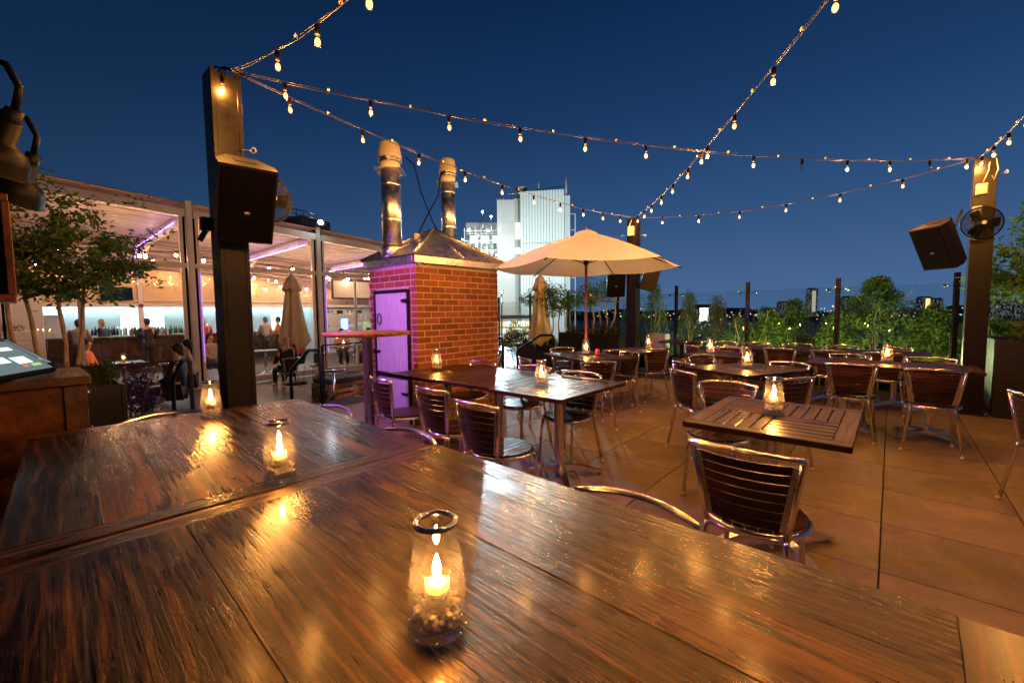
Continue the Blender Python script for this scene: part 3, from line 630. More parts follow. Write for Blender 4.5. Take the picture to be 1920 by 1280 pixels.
# slatted roof
def roofz(u, v): return eave(u)-.02-(.012*(v-PV) if v < 18.3 else .012*5.3+.62*(v-18.3))
for k in range(26):
    v = PV+.25+k*.215
    sl = MB(); M_ = Matrix.Rotation(math.atan(.06), 4, 'Y')
    sl.box((4.4, v, roofz(4.4, v)+.06), (16.5, .165, .035), 0, .006, M_); sl.obj('roof_slat', 'roof_slat', PG)
for k in range(6):
    v = 18.5+k*.22; sl = MB(); sl.box((4.4, v, roofz(4.4, v)+.06), (16.5, .2, .03), 0, .006, Matrix.Rotation(math.atan(.06), 4, 'Y')); sl.obj('roof_slat', 'roof_slat', PG)
for u in us[1:]:
    rf = MB().tube([(u, PV+.05, eave(u)-.12), (u, 18.3, roofz(u, 18.3)-.08), (u, 19.9, roofz(u, 19.9)-.08)], .14, 4).obj('rafter', 'white_paint', PG)
    MB().tube([(u-.24, PV+.3, eave(u)-.30), (u-.24, 18.2, roofz(u, 18.3)-.26), (u-.24, 19.7, roofz(u, 19.8)-.26)], .010, 5).obj('glow_strip', 'led_purple', rf)
    MB().box((u, 19.95, 1.2), (.14, .14, 3.4), 0, .01).obj('back_column', 'white_paint', PG)
for u in us[2:4]:
    MB().tube([(u+.16, PV-.085, .2), (u+.16, PV-.085, 2.4)], .008, 5).obj('glow_strip', 'painted_edge_glow', PG)  # reflected violet glow painted as thin emissive strips; the columns carry no LEDs
cv = MB(); cv.add([(-4, PV-.1, eave(-4)+.16), (12.8, PV-.1, eave(12.8)+.16), (12.8, 18.35, roofz(12.8, 18.3)+.16), (-4, 18.35, roofz(-4, 18.3)+.16), (12.8, 20.0, roofz(12.8, 19.9)+.16), (-4, 20.0, roofz(-4, 19.9)+.16)], [(0, 1, 2, 3), (3, 2, 4, 5)]); cv.obj('roof_cover', 'roof_slat', PG)
for k in range(16): MB().tube([(-3.8, PV+.3+k*.33, eave(-3.8)+.005), (12.6, PV+.3+k*.33, eave(12.6)+.005-.012*k*.33)], .022, 5).obj('roof_rib', 'white_paint', PG)
# header beam and bar wall
MB().box((5, 20.05, 2.42), (13.5, .16, 1.3), 0, .01).obj('header_panel', 'copper_panel', PG)
MB().box((5, 19.93, 1.72), (13.5, .1, .12), 0, .01).obj('header_trim', 'white_paint', PG)
MB().box((5, 19.95, 3.10), (13.5, .12, .1), 0, .01).obj('header_rail', 'white_paint', PG)
bw = MB(); bw.add([(-2, 22.0, -.5), (9.4, 22.0, -.5), (9.4, 22.0, 1.85), (-2, 22.0, 1.85)], [(3, 2, 1, 0)]); bw.add([(9.4, 22.0, -.5), (9.4, 20.1, -.5), (9.4, 20.1, 1.85), (9.4, 22, 1.85)], [(3, 2, 1, 0)])
wl = bw.obj('bar_wall', 'glazed_brick', PG); wl.rotation_euler = (0, 0, 0)
MB().box((3.7, 21.0, 1.9), (11.4, 2.2, .06)).obj('bar_soffit', 'white_paint', PG)
MB().box((3.9, 21.75, 1.82), (10.8, .06, .05)).obj('glow_strip', 'led_white', PG)
MB().box((3.7, 21.9, .62), (10, .18, .04)).obj('back_shelf', 'white_paint', PG)
MB().box((3.2, 21.97, 1.02), (1.3, .03, .75)).obj('lit_shelf_panel', 'bar_glow', PG); MB().box((8.2, 21.97, 1.02), (.7, .03, .75)).obj('lit_shelf_panel', 'bar_glow', PG)
MB().box((10.9, 20.2, .9), (2.6, .2, 2.8)).obj('end_wall', 'wall_white', PG)
tv = thing('television', 'dark flat television hung on the header above the bar', 'television', (2.25, 19.78, 2.12))
MB().box((0, 0, 0), (.82, .05, .44), 0, .01).obj('screen', 'black_plastic', tv); MB().box((0, .09, 0), (.2, .14, .2)).obj('bracket', 'black_metal', tv)
# bar counter
BC = thing('bar_counter', 'dark wood bar counter under the lit white brick wall', 'bar', (0, 0, ZL))
MB().box((4.2, 20.0, 1.13), (8.6, .5, .06), 0, .008).obj('counter_top', 'bar_wood', BC)
for k in range(14): MB().box((.25+k*.61, 19.9, .55), (.595, .1, 1.08), 0, .006).obj('front_panel', 'bar_wood', BC)
# bottles along the back shelf and the bar
def nth(k): return str(k)+('th' if 10 < k < 20 else {1: 'st', 2: 'nd', 3: 'rd'}.get(k % 10, 'th'))
kinds = ['bottle_green', 'bottle_amber', 'bottle_clear', 'bottle_black']
b_me = {k: MB().lathe([(.001, 0), (.038, .002), (.04, .02), (.04, .17), (.032, .205), (.014, .235), (.013, .29), (.016, .295), (.001, .30)], 10).mesh('bottle', k) for k in kinds}
for k in range(34):
    kk = kinds[random.randrange(4)] if k > 8 else 'bottle_black'
    o = put('bottle', b_me[kk], None, (1.75+k*.085+random.uniform(-.02, .02), 21.85+random.uniform(-.05, .03), .64)); s = random.uniform(.9, 1.25); o.scale = (1, 1, s)
    tag(o, kk.replace('bottle_', '')+' glass bottle, '+nth(k+1)+' from the left on the lit back-bar shelf', 'bottle', 'bottles on the back bar')
for k in range(10):
    o = put('bottle', b_me[kinds[(k*3+1) % 4]], None, (2.6+k*.12, 20.12, ZL+1.16)); tag(o, kinds[(k*3+1) % 4].replace('bottle_', '')+' bottle standing on the bar counter, '+nth(k+1)+' from the left', 'bottle', 'bottles on the bar counter')
fr_ = thing('fridge', 'tall white cabinet at the left end of the bar', 'cabinet', (.55, 20.9, ZL)); MB().box((0, 0, .95), (.8, .6, 1.9), 0, .02).obj('body', 'wall_white', fr_); MB().box((.18, -.31, 1.0), (.03, .03, .6)).obj('handle', 'steel', fr_)
# left wall, lit violet, with flower box
lw_ = thing('white_wall', 'low white wall with dark cap at the far left', 'wall', (0, 0, ZL))
MB().box((-.9, 16.2, .65), (1.5, .2, 1.3), 0, .01).obj('wall', 'wall_white', lw_); MB().box((-.9, 16.2, 1.33), (1.56, .26, .06), 0, .006).obj('cap', 'bar_wood', lw_)
MB().box((-.6, 19.4, 1.6), (2.2, .15, 3.2), 0, .01).obj('back_panel', 'wall_white', lw_)
# kitchen pass seen beside the oven
KT = thing('kitchen_rack', 'steel rack with pans in the open kitchen left of the oven', 'rack', (9.0, 17.6, ZL), R(-10))
for sx in (-1, 1):
    for sy in (-.25, .25): MB().box((sx*1.0, sy, 1.0), (.04, .04, 2.0)).obj('upright', 'steel', KT)
for zz in (.4, .9, 1.35, 1.85): MB().box((0, 0, zz), (2.05, .55, .03)).obj('shelf', 'steel', KT)
for k in range(5): MB().lathe([(.11, 0), (.13, .12), (.13, .13)], 12, (-.8+k*.4, 0, 1.87)).obj('pan', 'chrome' if k % 2 else 'black_metal', KT)
OVN = thing('pizza_oven', 'wide steel deck oven in the open kitchen', 'oven', (10.4, 17.2, ZL), R(-10)); MB().box((0, 0, 1.1), (1.4, .8, .8), 0, .02).obj('body', 'steel', OVN); MB().box((0, 0, .35), (1.2, .6, .7)).obj('stand', 'black_metal', OVN)
MB().box((0, -.41, 1.1), (1.1, .02, .3)).obj('oven_door', 'black_metal', OVN)
wb = thing('white_board', 'white framed board hung above the kitchen beside the oven', 'board', (8.35, 15.2, 2.25)); MB().box((0, 0, 0), (1.6, .04, .62)).obj('panel', 'wall_white', wb)
f_ = MB(); [f_.box((0, -.01, s*.33), (1.72, .06, .06)) for s in (-1, 1)]; [f_.box((s*.83, -.01, 0), (.06, .06, .6)) for s in (-1, 1)]; f_.obj('frame', 'bar_wood', wb)
bl_ = thing('kitchen_screen', 'small blue lit screen in the open kitchen', 'screen', (8.45, 16.2, .95)); MB().box((0, 0, 0), (.34, .03, .5)).obj('bezel', 'white_plastic', bl_); MB().box((0, -.02, 0), (.26, .01, .4)).obj('display', 'blue_led', bl_)
lamp('kitchen_light', 'AREA', (9.3, 16.6, 2.9), 60, (.85, .95, 1.0), None, rot=(0, 0, 0), shape='RECTANGLE', size=1.6, size_y=.3)
kf = thing('kitchen_lamp', 'white strip lamp over the open kitchen', 'lamp', (9.3, 16.6, 2.96)); MB().box((0, 0, 0), (1.6, .3, .06), 0, .01).obj('housing', 'white_paint', kf)

# cool flood lamp on the pergola eave
FL = thing('flood_light', 'bright cool-white flood light on the pergola column head', 'lamp', (6.0, 12.7, 4.02)); MB().box((0, 0, 0), (.22, .14, .16), R(-30), .01).obj('housing', 'black_metal', FL); MB().ball((-.05, -.12, -.01), .065, 12).obj('lens', 'flood_lens', FL)
MB().box((0, .12, -.06), (.04, .14, .04)).obj('bracket', 'black_metal', FL)
lamp('flood_beam', 'SPOT', (6.0, 12.52, 3.98), 40, (.72, .88, 1.0), None, .05, aim((6, 12.5, 3.98), (5.5, 5, 0)), spot_size=R(140), spot_blend=.4)

# beige block peeping over the pergola roof
bb = thing('beige_building', 'beige rooftop block above the pergola roof', 'building', (0, 0, 0)); MB().box((13.6, 31, 3.2), (2.6, 2, 9.4), R(20), .05).obj('wall', 'far_wall', bb)
rl_ = MB(); rl_.tube([(12.2, 30.2, 8.1), (14.4, 31, 8.1)], .04, 5).tube([(12.2, 30.2, 8.4), (14.4, 31, 8.4)], .04, 5); [rl_.tube([(12.2+.55*k, 30.2+.2*k, 7.8), (12.2+.55*k, 30.2+.2*k, 8.4)], .03, 5) for k in range(5)]; rl_.obj('roof_rail', 'steel', bb)
for k in range(3): MB().box((12.6+k*.5, 29.9+k*.18, 6.2), (.3, .06, .6), R(20)).obj('window', 'window_cool', bb)

# ------------------------------------------------------------------ museum tower beyond
px = 150/810.0
A = 150
MUx, MUy = F.x/math.cos(pt)*A, F.y/math.cos(pt)*A
MU = thing('museum_building', 'tall pale panelled building with lit steel terraces beyond the umbrella', 'building', (MUx, MUy, 0), hd-math.pi/2)
def X(p): return (p-960)*px
def Z(p): return 1.35+(584-p)*px
# main slab, slightly turned
for k in range(15):
    x0 = lerp(978, 1058, k/15); x1 = lerp(978, 1058, (k+1)/15)
    for (za, zb) in ((Z(362)-.3*(1-k/15), Z(457)), (Z(458), Z(660))):
        MB().box(((X(x0)+X(x1))/2, .3-.1*k, (za+zb)/2), (X(x1)-X(x0)-.12, .5, za-zb), R(-7)).obj('panel', 'museum_panel', MU)
MB().box(((X(978)+X(1058))/2, 6.8, Z(364)/2-10), (X(1058)-X(979), 12.0, Z(364)+20)).obj('slab_core', 'museum_concrete', MU)
MB().box((X(1064), 3.5, Z(372)/2-10), (X(1070)-X(1060), 8, Z(372)+20)).obj('side_wall', 'museum_panel', MU)
st_ = MB(); [st_.box((X(1075), 4, lerp(Z(400), Z(640), k/8)), (2.4, .3, .25)) for k in range(9)]; [st_.box((X(p), 4, Z(520)), (.35, .35, Z(400)-Z(640))) for p in (1070, 1082)]; st_.obj('side_stair_frame', 'museum_panel', MU)
MB().box((X(951), 4, Z(378)/2-10), (X(967)-X(935), 8, Z(378)+20)).obj('left_block', 'museum_concrete', MU)
MB().box((X(973), 6, Z(372)/2-10), (X(979)-X(966), 6, Z(372)+20)).obj('recess', 'museum_concrete', MU)
for (ya, yb) in ((417, 447), (463, 474), (487, 500)): MB().box((X(973), 2.9, Z((ya+yb)/2)), (1.6, .2, (yb-ya)*px)).obj('lit_window', 'museum_window', MU)
for k in range(4): MB().box((X(945+6*k), -.06, Z(430)), (.5, .2, (440-415)*px)).obj('fin', 'museum_concrete', MU)
ra = MB()
for y_ in (0.1,): ra.tube([(X(935), .2, Z(369)), (X(975), .2, Z(366)), (X(1058), .2, Z(354))], .12, 5)
for k in range(22): ra.tube([(X(935+k*5.8), .2, Z(380)), (X(935+k*5.8), .2, Z(369)+k*.11)], .06, 4)
ra.obj('roof_rail', 'steel', MU)
ms = MB(); ms.tube([(X(1063), 1, Z(372)), (X(1063), 1, Z(334))], .35, 6).tube([(X(1012), 1, Z(365)), (X(1012), 1, Z(344))], .2, 6).lathe([(2.0, Z(368)), (2.0, Z(350)), (1.9, Z(349))], 14, (X(981), 5, 0)); ms.obj('roof_mast', 'museum_concrete', MU)
# terrace body and steel stairs
tb = MB(); tb.box((X(912), 14, (Z(480)-12)/2), (X(960)-X(850), 10, Z(480)+12)); tb.obj('terrace_block', 'museum_concrete', MU)
tb = MB(); tb.box((X(905), 18, Z(450)), (X(945)-X(872), 6, (520-425)*px)); tb.obj('upper_block', 'museum_concrete', MU)
fr_ = MB()
for lv, (xa, xb) in ((430, (874, 950)), (448, (870, 956)), (466, (870, 956)), (484, (866, 958))):
    for yy in (4, 9): fr_.box(((X(xa)+X(xb))/2, yy, Z(lv)), (X(xb)-X(xa), .25, .3))
for k in range(9):
    p = 872+k*10.5; fr_.box((X(p), 4, Z(462)), (.22, .22, (500-424)*px)); fr_.box((X(p), 6.5, Z(448)), (.15, 5, .15))
for k in range(6): a = 874+k*13; fr_.tube([(X(a), 3.9, Z(484)), (X(a+13), 3.9, Z(466))], .12, 4); fr_.tube([(X(a+13), 3.9, Z(466)), (X(a+2), 3.9, Z(448))], .10, 4)
fr_.obj('steel_stair', 'museum_panel', MU)
for k in range(5): MB().box((X(884+k*13), 3.5, Z(545)), (1.7, .4, (580-510)*px)).obj('pilaster', 'museum_panel', MU)
for k in range(3): MB().box((X(888+k*22), 8.6, Z(442)), (2.6, .2, 2.6)).obj('lit_window', 'museum_window', MU)
for k in range(6): MB().box((X(880+k*12), 8.8, Z(510)), (1.6, .2, 3.0)).obj('lit_window', 'museum_window', MU)
LTS = [(907, 395), (923, 404), (880, 428), (938, 417), (868, 446), (905, 450), (914, 462), (898, 440), (925, 470), (890, 474), (940, 480), (950, 478), (910, 486), (932, 476), (945, 485), (903, 470), (918, 430), (895, 455)]
for i, (x_, y_) in enumerate(LTS):
    MB().ball((X(x_), 3.4, Z(y_)), .34 if i < 2 else .25, 8).obj('terrace_lamp', 'museum_light', MU)
    if i < 2: MB().tube([(X(x_), 3.4, Z(y_)), (X(x_), 3.4, Z(432))], .12, 5).obj('lamp_mast', 'steel', MU)
for (x_, y_, z_, en) in ((920, -16, Z(500), 13000), (1030, -34, Z(480), 44000), (905, -6, Z(455), 3200)):
    lamp('museum_flood', 'POINT', (0, 0, 0), en, (.90, 1.0, .97), MU, 1.0).location = (X(x_), y_, z_)
# lit neighbour roof right of the oven: wall of warm windows under planted edge
NB = thing('glass_pavilion', 'low bright glazed pavilion seen beside the closed umbrella', 'building', (29.5, 28.0, 0), hd-math.pi/2)
q = 40.7/810
for i in range(11):
    for j in range(4): MB().box(((930+i*9.2-960)*q, 0, 1.35+(584-(606+j*13))*q), (8*q, .1, 10*q)).obj('lit_pane', 'window_warm' if (i+j) % 3 else 'window_cool', NB)
MB().box((1.2, .4, -3), (7.5, .5, 7.0)).obj('wall', 'concrete', NB); MB().box((1.2, -.1, 1.35-9*q), (7.4, 1.2, .35)).obj('roof_edge', 'concrete', NB)
fl2 = Vector((22.2, 20.4, 2.75))
F2 = thing('flood_mast', 'dazzling white flood light on a mast at the right edge of the oven', 'lamp', (fl2.x, fl2.y, 0)); MB().tube([(0, 0, -6), (0, 0, 2.6)], .05, 8).obj('mast', 'steel', F2)
MB().box((0, 0, 2.75), (.3, .3, .22), hd, .02).obj('housing', 'black_metal', F2); MB().ball((-.14, -.12, 2.75), .09, 10).obj('lens', 'flood_lens', F2)
lamp('flood_beam', 'SPOT', fl2+Vector((-.3, -.27, 0)), 7500, (.62, .82, 1.0), None, .06, aim(fl2, (4.5, 1.5, .3)), spot_size=R(50), spot_blend=.3)

# ------------------------------------------------------------------ far shore, hills and city
hills = MB(); N = 70; vs = []
for i in range(N+1):
    x = 820+i*(1500/N); d = 1400
    hgt = 1.35+((584-(x-960)*.0105)-(578-4*math.sin(i*.31)-3*math.sin(i*.83+1)-2*math.sin(i*1.7)))*d/810
    for dd, hh in ((0, -29), (60, lerp(-29, hgt, .55)), (160, hgt), (700, -29)):
        D_ = d+dd; lat = (x-960)/810*D_; vs.append((F.x/math.cos(pt)*D_+R0.x*lat, F.y/math.cos(pt)*D_+R0.y*lat, hh))
hills.add(vs, [(4*i+j, 4*i+4+j, 4*i+5+j, 4*i+1+j) for i in range(N) for j in range(3)]); tag(hills.obj('hills', 'far_dark'), kind='structure')
def farpt(x, y, D_):
    lat = (x-960)/810*D_; hz = 584-(x-960)*.0105
    return Vector((F.x/math.cos(pt)*D_+R0.x*lat, F.y/math.cos(pt)*D_+R0.y*lat, 1.35+(hz-y)*D_/810))
def tower(x0, x1, yt, yb, D_, label, mt='city_windows', cap=None):
    a = farpt(x0, yt, D_); b2 = farpt(x1, yb, D_); wdt = (x1-x0)*D_/810; c_ = (a+b2)/2
    t = thing('far_tower', label, 'building', (c_.x, c_.y, b2.z), hd-math.pi/2, 'far buildings across the river')
    MB().box((0, 0, (a.z-b2.z)/2), (wdt, wdt*.8, a.z-b2.z)).obj('body', 'far_dark' if mt is None else mt, t)
    MB().box((0, 0, (a.z-b2.z)+wdt*.06), (wdt*.8, wdt*.6, wdt*.12)).obj('roof_house', 'far_dark', t)
    if cap: MB().box((0, -wdt*.41, (a.z-b2.z)*.55), (wdt*.45, .5, (a.z-b2.z)*.75)).obj('lit_core', cap, t)
    return t
tower(1513, 1528, 541, 592, 1300, 'single slim lit tower across the river', 'city_windows', 'city_pale')
tower(1296, 1331, 574, 606, 420, 'bright glass block glowing through the trees', 'city_windows', 'window_cool')
tower(1580, 1604, 557, 585, 1350, 'white lit block just left of the big round tree')
tower(1722, 1740, 557, 582, 1350, 'orange lit block with red top right of the big round tree', 'city_windows', 'city_warm')
tower(1740, 1760, 560, 582, 1350, 'wide lit block beside the orange one')
tower(1852, 1880, 563, 600, 1100, 'lit apartment slab just right of the fan post')
tower(1882, 1906, 561, 600, 1100, 'second lit apartment slab right of the fan post')
tower(1908, 1935, 563, 600, 1100, 'lit apartment slab at the right picture edge')
tower(1460, 1478, 566, 590, 1350, 'dim block left of the slim lit tower')
cl = {'city_white': MB(), 'city_warm': MB()}
for k in range(230):
    x = random.uniform(1120, 1925); y = random.choice([590+random.gauss(0, 1.5), 583+random.gauss(0, 2.5), random.uniform(575, 600)]); D_ = 1380 if y < 588 else 1150
    cl['city_warm' if random.random() < .45 else 'city_white'].box(farpt(x, y, D_), (random.uniform(.9, 2.4),)*3)
for k in range(70):
    x = random.gauss(1315, 28); y = random.uniform(595, 645); cl['city_white'].box(farpt(x, y, 330), (random.uniform(.2, .55),)*3)
for mm, o_ in cl.items(): tag(o_.obj('city_lights', mm), 'scattered '+('white' if mm == 'city_white' else 'amber')+' lights of the far shore', 'lights', None, 'stuff')
rd = thing('red_beacon', 'red signal light glowing through the centre tree', 'lamp', farpt(1107, 551, 70)); MB().ball((0, 0, 0), .22, 10).obj('lens', 'red_light', rd); MB().tube([(0, 0, -.2), (0, 0, -20)], .1, 6).obj('mast', 'far_dark', rd)
am = thing('street_lamp', 'amber street lamp left of the big round tree', 'lamp', farpt(1561, 573, 240)); MB().ball((0, 0, 0), .5, 8).obj('lens', 'city_warm', am); MB().tube([(0, .4, -.3), (0, .4, -26)], .12, 6).obj('mast', 'far_dark', am)

# ------------------------------------------------------------------ bistro chair (faces local +X)
def build_chair():
    pr = []
    rail = [(-.235-.055*(1-(y/.205)**2), y, .775+.014*(1-(y/.205)**2)) for y in [-.205+.041*k for k in range(11)]]
    def pst(s, t): return Vector(lerp(Vector((-.195, s*.15, .43)), Vector((-.235, s*.205, .775)), t))
    bf = MB(); bf.tube([tuple(pst(-1, 0)), tuple(pst(-1, .5)), tuple(pst(-1, .95)), *rail, tuple(pst(1, .95)), tuple(pst(1, .5)), tuple(pst(1, 0))], .0128, 8)
    pr.append(('back_frame', bf.mesh('back_frame', 'aluminium'), None))
    rg = MB(); rg.tube([(.205*math.cos(a), .205*math.sin(a), .425) for a in [k*math.pi/14 for k in range(28)]], .0125, 8, True)
    rg.tube([(-.195, -.15, .42), (-.19, 0, .405), (-.195, .15, .42)], .009, 6).tube([(.14, -.14, .405), (-.19, .10, .40)], .007, 6).tube([(.14, .14, .395), (-.19, -.10, .39)], .007, 6)
    pr.append(('seat_frame', rg.mesh('seat_frame', 'aluminium'), None))
    for s in (-1, 1):
        for pts in ([(-.195, s*.15, .43), (-.20, s*.152, .40), (-.255, s*.205, .0)], [(.14, s*.15, .42), (.155, s*.155, .36), (.19, s*.172, .0)]):
            L = MB(); L.tube(pts, .0122, 8); pr.append(('leg', L.mesh('leg', 'aluminium'), None))
            fc = MB().lathe([(.0145, 0), (.0145, .014), (.012, .016)], 8, pts[-1]); pr.append(('foot_cap', fc.mesh('foot_cap', 'white_plastic'), len(pr)-1))
    for k in range(7):
        z0 = .468+k*.0405; z1 = z0+.0368; vs = []
        for i in range(7):
            t = i/6*2-1
            for (zz, dx) in ((z0, -.006), (z1, -.006), (z1, .006), (z0, .006)):
                q = (zz-.43)/.345; hw = lerp(.15, .205, q)-.026; bx = lerp(-.195, -.235, q)
                vs.append((bx-.042*(1-t*t)*(.55+.45*q)+dx+.004, t*hw, zz))
        fs = [(4*i+j, 4*i+4+j, 4*i+4+(j+1) % 4, 4*i+(j+1) % 4) for i in range(6) for j in range(4)]+[(0, 1, 2, 3), (27, 26, 25, 24)]
        pr.append(('back_slat', MB().add(vs, fs).mesh('back_slat', 'slat_wood_x'), None))
    for s in (-1, 1):
        a, b_ = pst(s, .1), pst(s, .92); d = (b_-a); M_ = Vector((0, 0, 1)).rotation_difference(d).to_matrix().to_4x4()
        p = MB().box(tuple((a+b_)/2+Vector((-.002, -s*.022, 0))), (.003, .026, d.length), 0, 0, M_)
        for k in range(7): p.box(tuple(lerp(a, b_, .08+k*.14)+Vector((-.005, -s*.022, 0))), (.006, .008, .008), 0, 0, M_)
        pr.append(('side_plate', p.mesh('side_plate', 'steel'), None))
    n = 8
    for k in range(n):
        y0 = -.198+k*.396/n+.003; y1 = y0+.396/n-.006; Rr = .200
        x0, x1 = math.sqrt(max(.0009, Rr*Rr-y0*y0)), math.sqrt(max(.0009, Rr*Rr-y1*y1))
        pr.append(('seat_slat', MB().prism([(-x0, y0), (x0, y0), (x1, y1), (-x1, y1)], .437, .451).mesh('seat_slat', 'slat_wood_x'), None))
    return [(a, b_, c, (0, 0, 0), 0) for a, b_, c in pr]
plankwood('slat_wood_x', (.014, .005, .003), (.036, .0135, .0075), (.072, .029, .016), .36, .15, .7)
CH = build_chair()
def chair(rx, ry, face, label, z=0.0):
    """rx, ry: middle of the top rail; face: the way the sitter looks, in degrees"""
    a = R(face); t = thing('bistro_chair', label, 'chair', (rx+.262*math.cos(a), ry+.262*math.sin(a), z), a, 'aluminium bistro chairs with dark slats'); proto_place(CH, t); return t
A_ = 'bistro chair '
for rx, ry, fc, lb in [
    (1.89, .43, 0, 'nearest the camera, back turned, at the slatted table in front'),
    (5.48, -.32, 0, 'with its back turned, at the right half of the long dark table'),
    (5.54, .29, -3, 'with its back turned, at the left half of the long dark table'),
    (4.30, -.66, -76, 'cut by the right picture edge, seen from the side'),
    (4.07, 1.48, -38, 'seen side-on, standing free left of the dark turned table'),
    (3.60, .93, 180, 'tucked behind the slatted table in front'),
    (4.74, 1.70, -35, 'pushed under the left corner of the dark turned table'),
    (4.17, .56, 56, 'between the slatted front table and the dark turned table'),
    (5.36, .78, 158, 'at the right end of the dark turned table'),
    (5.60, 1.78, -117, 'behind the dark turned table, back rail level with its lamp'),
    (2.04, 3.36, -8, 'with purple back nearest the oven door in the row of three'),
    (1.99, 2.59, -3, 'with purple back, middle of the row of three by the plank table'),
    (1.84, 1.95, -3, 'nearest of the row of three along the joined tables'),
    (3.50, 3.50, 180, 'tucked behind the joined tables against the oven bricks'),
    (3.52, 2.76, 180, 'tucked behind the middle of the joined tables'),
    (3.40, 2.12, 180, 'tucked behind the near end of the joined tables'),
    (4.24, 2.43, 46, 'with its back turned at the umbrella table'),
    (5.55, 3.85, -117, 'behind the umbrella table, half hidden by its top'),
    (4.07, 3.40, -30, 'at the left of the umbrella table near the oven'),
    (5.62, 2.92, 25, 'with its back turned at the small table by the umbrella post'),
    (5.50, 2.66, 155, 'turned sideways at the right of the umbrella table'),
    (6.18, 2.56, 55, 'with purple-lit back at the small table by the umbrella post'),
    (7.10, 2.42, -40, 'left of the lamp in the far rows, beside the square table'),
    (8.30, 2.74, 60, 'at the far small table beside the glass'),
    (8.28, 2.22, 180, 'first from the left on the glass side of the far table row'),
    (8.27, 1.70, 180, 'second from the left on the glass side of the far table row'),
    (8.30, 1.12, 180, 'third from the left on the glass side of the far table row'),
    (8.30, .54, 180, 'fourth from the left on the glass side of the far table row'),
    (8.30, -.05, 180, 'last on the right on the glass side of the far table row'),
    (7.14, 1.80, 0, 'first from the left on the near side of the far table row'),
    (6.98, 1.82, 180, 'tucked behind the square table with a lamp in the far rows'),
    (7.25, 1.20, 0, 'second from the left on the near side of the far table row'),
    (7.22, .62, -3, 'third from the left on the near side of the far table row'),
    (7.20, .04, -6, 'fourth from the left on the near side of the far table row'),
    (6.74, .36, 180, 'behind the left half of the long dark table'),
    (6.76, -.36, 180, 'behind the right half of the long dark table'),
    (1.275, .60, 180, 'tucked into the near side of the big plank table, only its rail showing'),
    (1.285, 1.80, 180, 'tucked into the middle of the big plank table, only its rail showing'),
    (1.325, 2.66, 180, 'tucked into the far side of the big plank table'),
    (.56, 3.34, -92, 'tucked into the far end of the big plank table'),
]: 
    if lb.startswith('first from the left on the near'): rx, ry = 7.28, 1.86
    o_ = chair(rx, ry, fc, A_+lb)
    if lb.startswith('tucked into'): o_.scale = (1, 1, .945)
for rx, ry, fc, lb in [(4.35, 11.0, 95, 'on the lower terrace in front of the pergola glass'), (5.6, 12.2, 200, 'on the lower terrace behind the closed umbrella'), (6.3, 10.6, 20, 'on the lower terrace left of the slatted crate'), (8.9, 9.4, -60, 'on the lower terrace right of the oven'), (8.3, 7.9, 60, 'on the lower terrace below the handrail'),
    (2.2, 12.2, 60, 'on the lower terrace by the left pergola column'), (.9, 9.6, 40, 'on the lower terrace behind the left planter'), (7.9, 14.2, 190, 'inside the pergola at the laid table')]:
    chair(rx, ry, fc, A_+lb, ZL)

# ------------------------------------------------------------------ pedestal tables
def pedestal(pr, h, big=1.0):
    c = MB().lathe([(.05, .05), (.041, .075), (.041, h-.05), (.06, h-.045), (.06, h-.03)], 16); pr.append(('column', c.mesh('column', 'aluminium'), None, (0, 0, 0), 0))
    for k in range(4):
        f = MB(); a = .0; L = .36*big
        f.add([(.02, -.032, .05), (.02, .032, .05), (.02, .032, .10), (.02, -.032, .10), (L, -.022, .012), (L, .022, .012), (L, .022, .035), (L, -.022, .035), (L*.5, -.03, .05), (L*.5, .03, .05), (L*.5, .026, .082), (L*.5, -.026, .082)],
              [(0, 8, 9, 1), (8, 4, 5, 9), (3, 2, 10, 11), (11, 10, 6, 7), (1, 9, 10, 2), (9, 5, 6, 10), (0, 3, 11, 8), (8, 11, 7, 4), (4, 7, 6, 5), (0, 1, 2, 3)])
        f.lathe([(.02, 0), (.02, .016)], 10, (L-.025, 0, 0)); pr.append(('foot', f.mesh('foot', 'aluminium'), None, (0, 0, 0), R(45+90*k)))
def slat_table(sx, sy, h=.75):
    pr = []; B = .075; T = .03; zc = h-T/2
    def bd(nm, cx, cy, lx, ly): # board whose grain follows its long side
        if lx > ly: me = MB().box((0, 0, 0), (ly, lx, T), 0, .003).mesh(nm, 'top_wood'); pr.append((nm, me, None, (cx, cy, zc), R(-90)))
        else: me = MB().box((0, 0, 0), (lx, ly, T), 0, .003).mesh(nm, 'top_wood'); pr.append((nm, me, None, (cx, cy, zc), 0))
    for s in (-1, 1): bd('frame_board', s*(sx-B)/2, 0, B, sy); bd('frame_board', 0, s*(sy-B)/2, sx-2*B-.002, B)
    C_ = .03; bd('cross_rail', 0, 0, C_, sy-2*B-.002)
    hx = (sx-2*B-C_)/2; hy = (sy-2*B)/2
    for ix in (-1, 1):
        for iy in (-1, 1):
            cx, cy = ix*(C_/2+hx/2), iy*hy/2
            if ix*iy > 0:
                nn = 5; wv = hx/nn
                for k in range(nn): bd('slat', cx-hx/2+wv*(k+.5), cy, wv-.010, hy-.003)
            else:
                nn = 5; wv = hy/nn
                for k in range(nn): bd('slat', cx, cy-hy/2+wv*(k+.5), hx-.003, wv-.008)
    pr.append(('under_frame', MB().box((0, 0, h-T-.012), (sx*.82, .05, .022)).box((0, 0, h-T-.0125), (.05, sy*.82, .02)).mesh('under_frame', 'black_metal'), None, (0, 0, 0), 0))
    pedestal(pr, h-.02); return pr
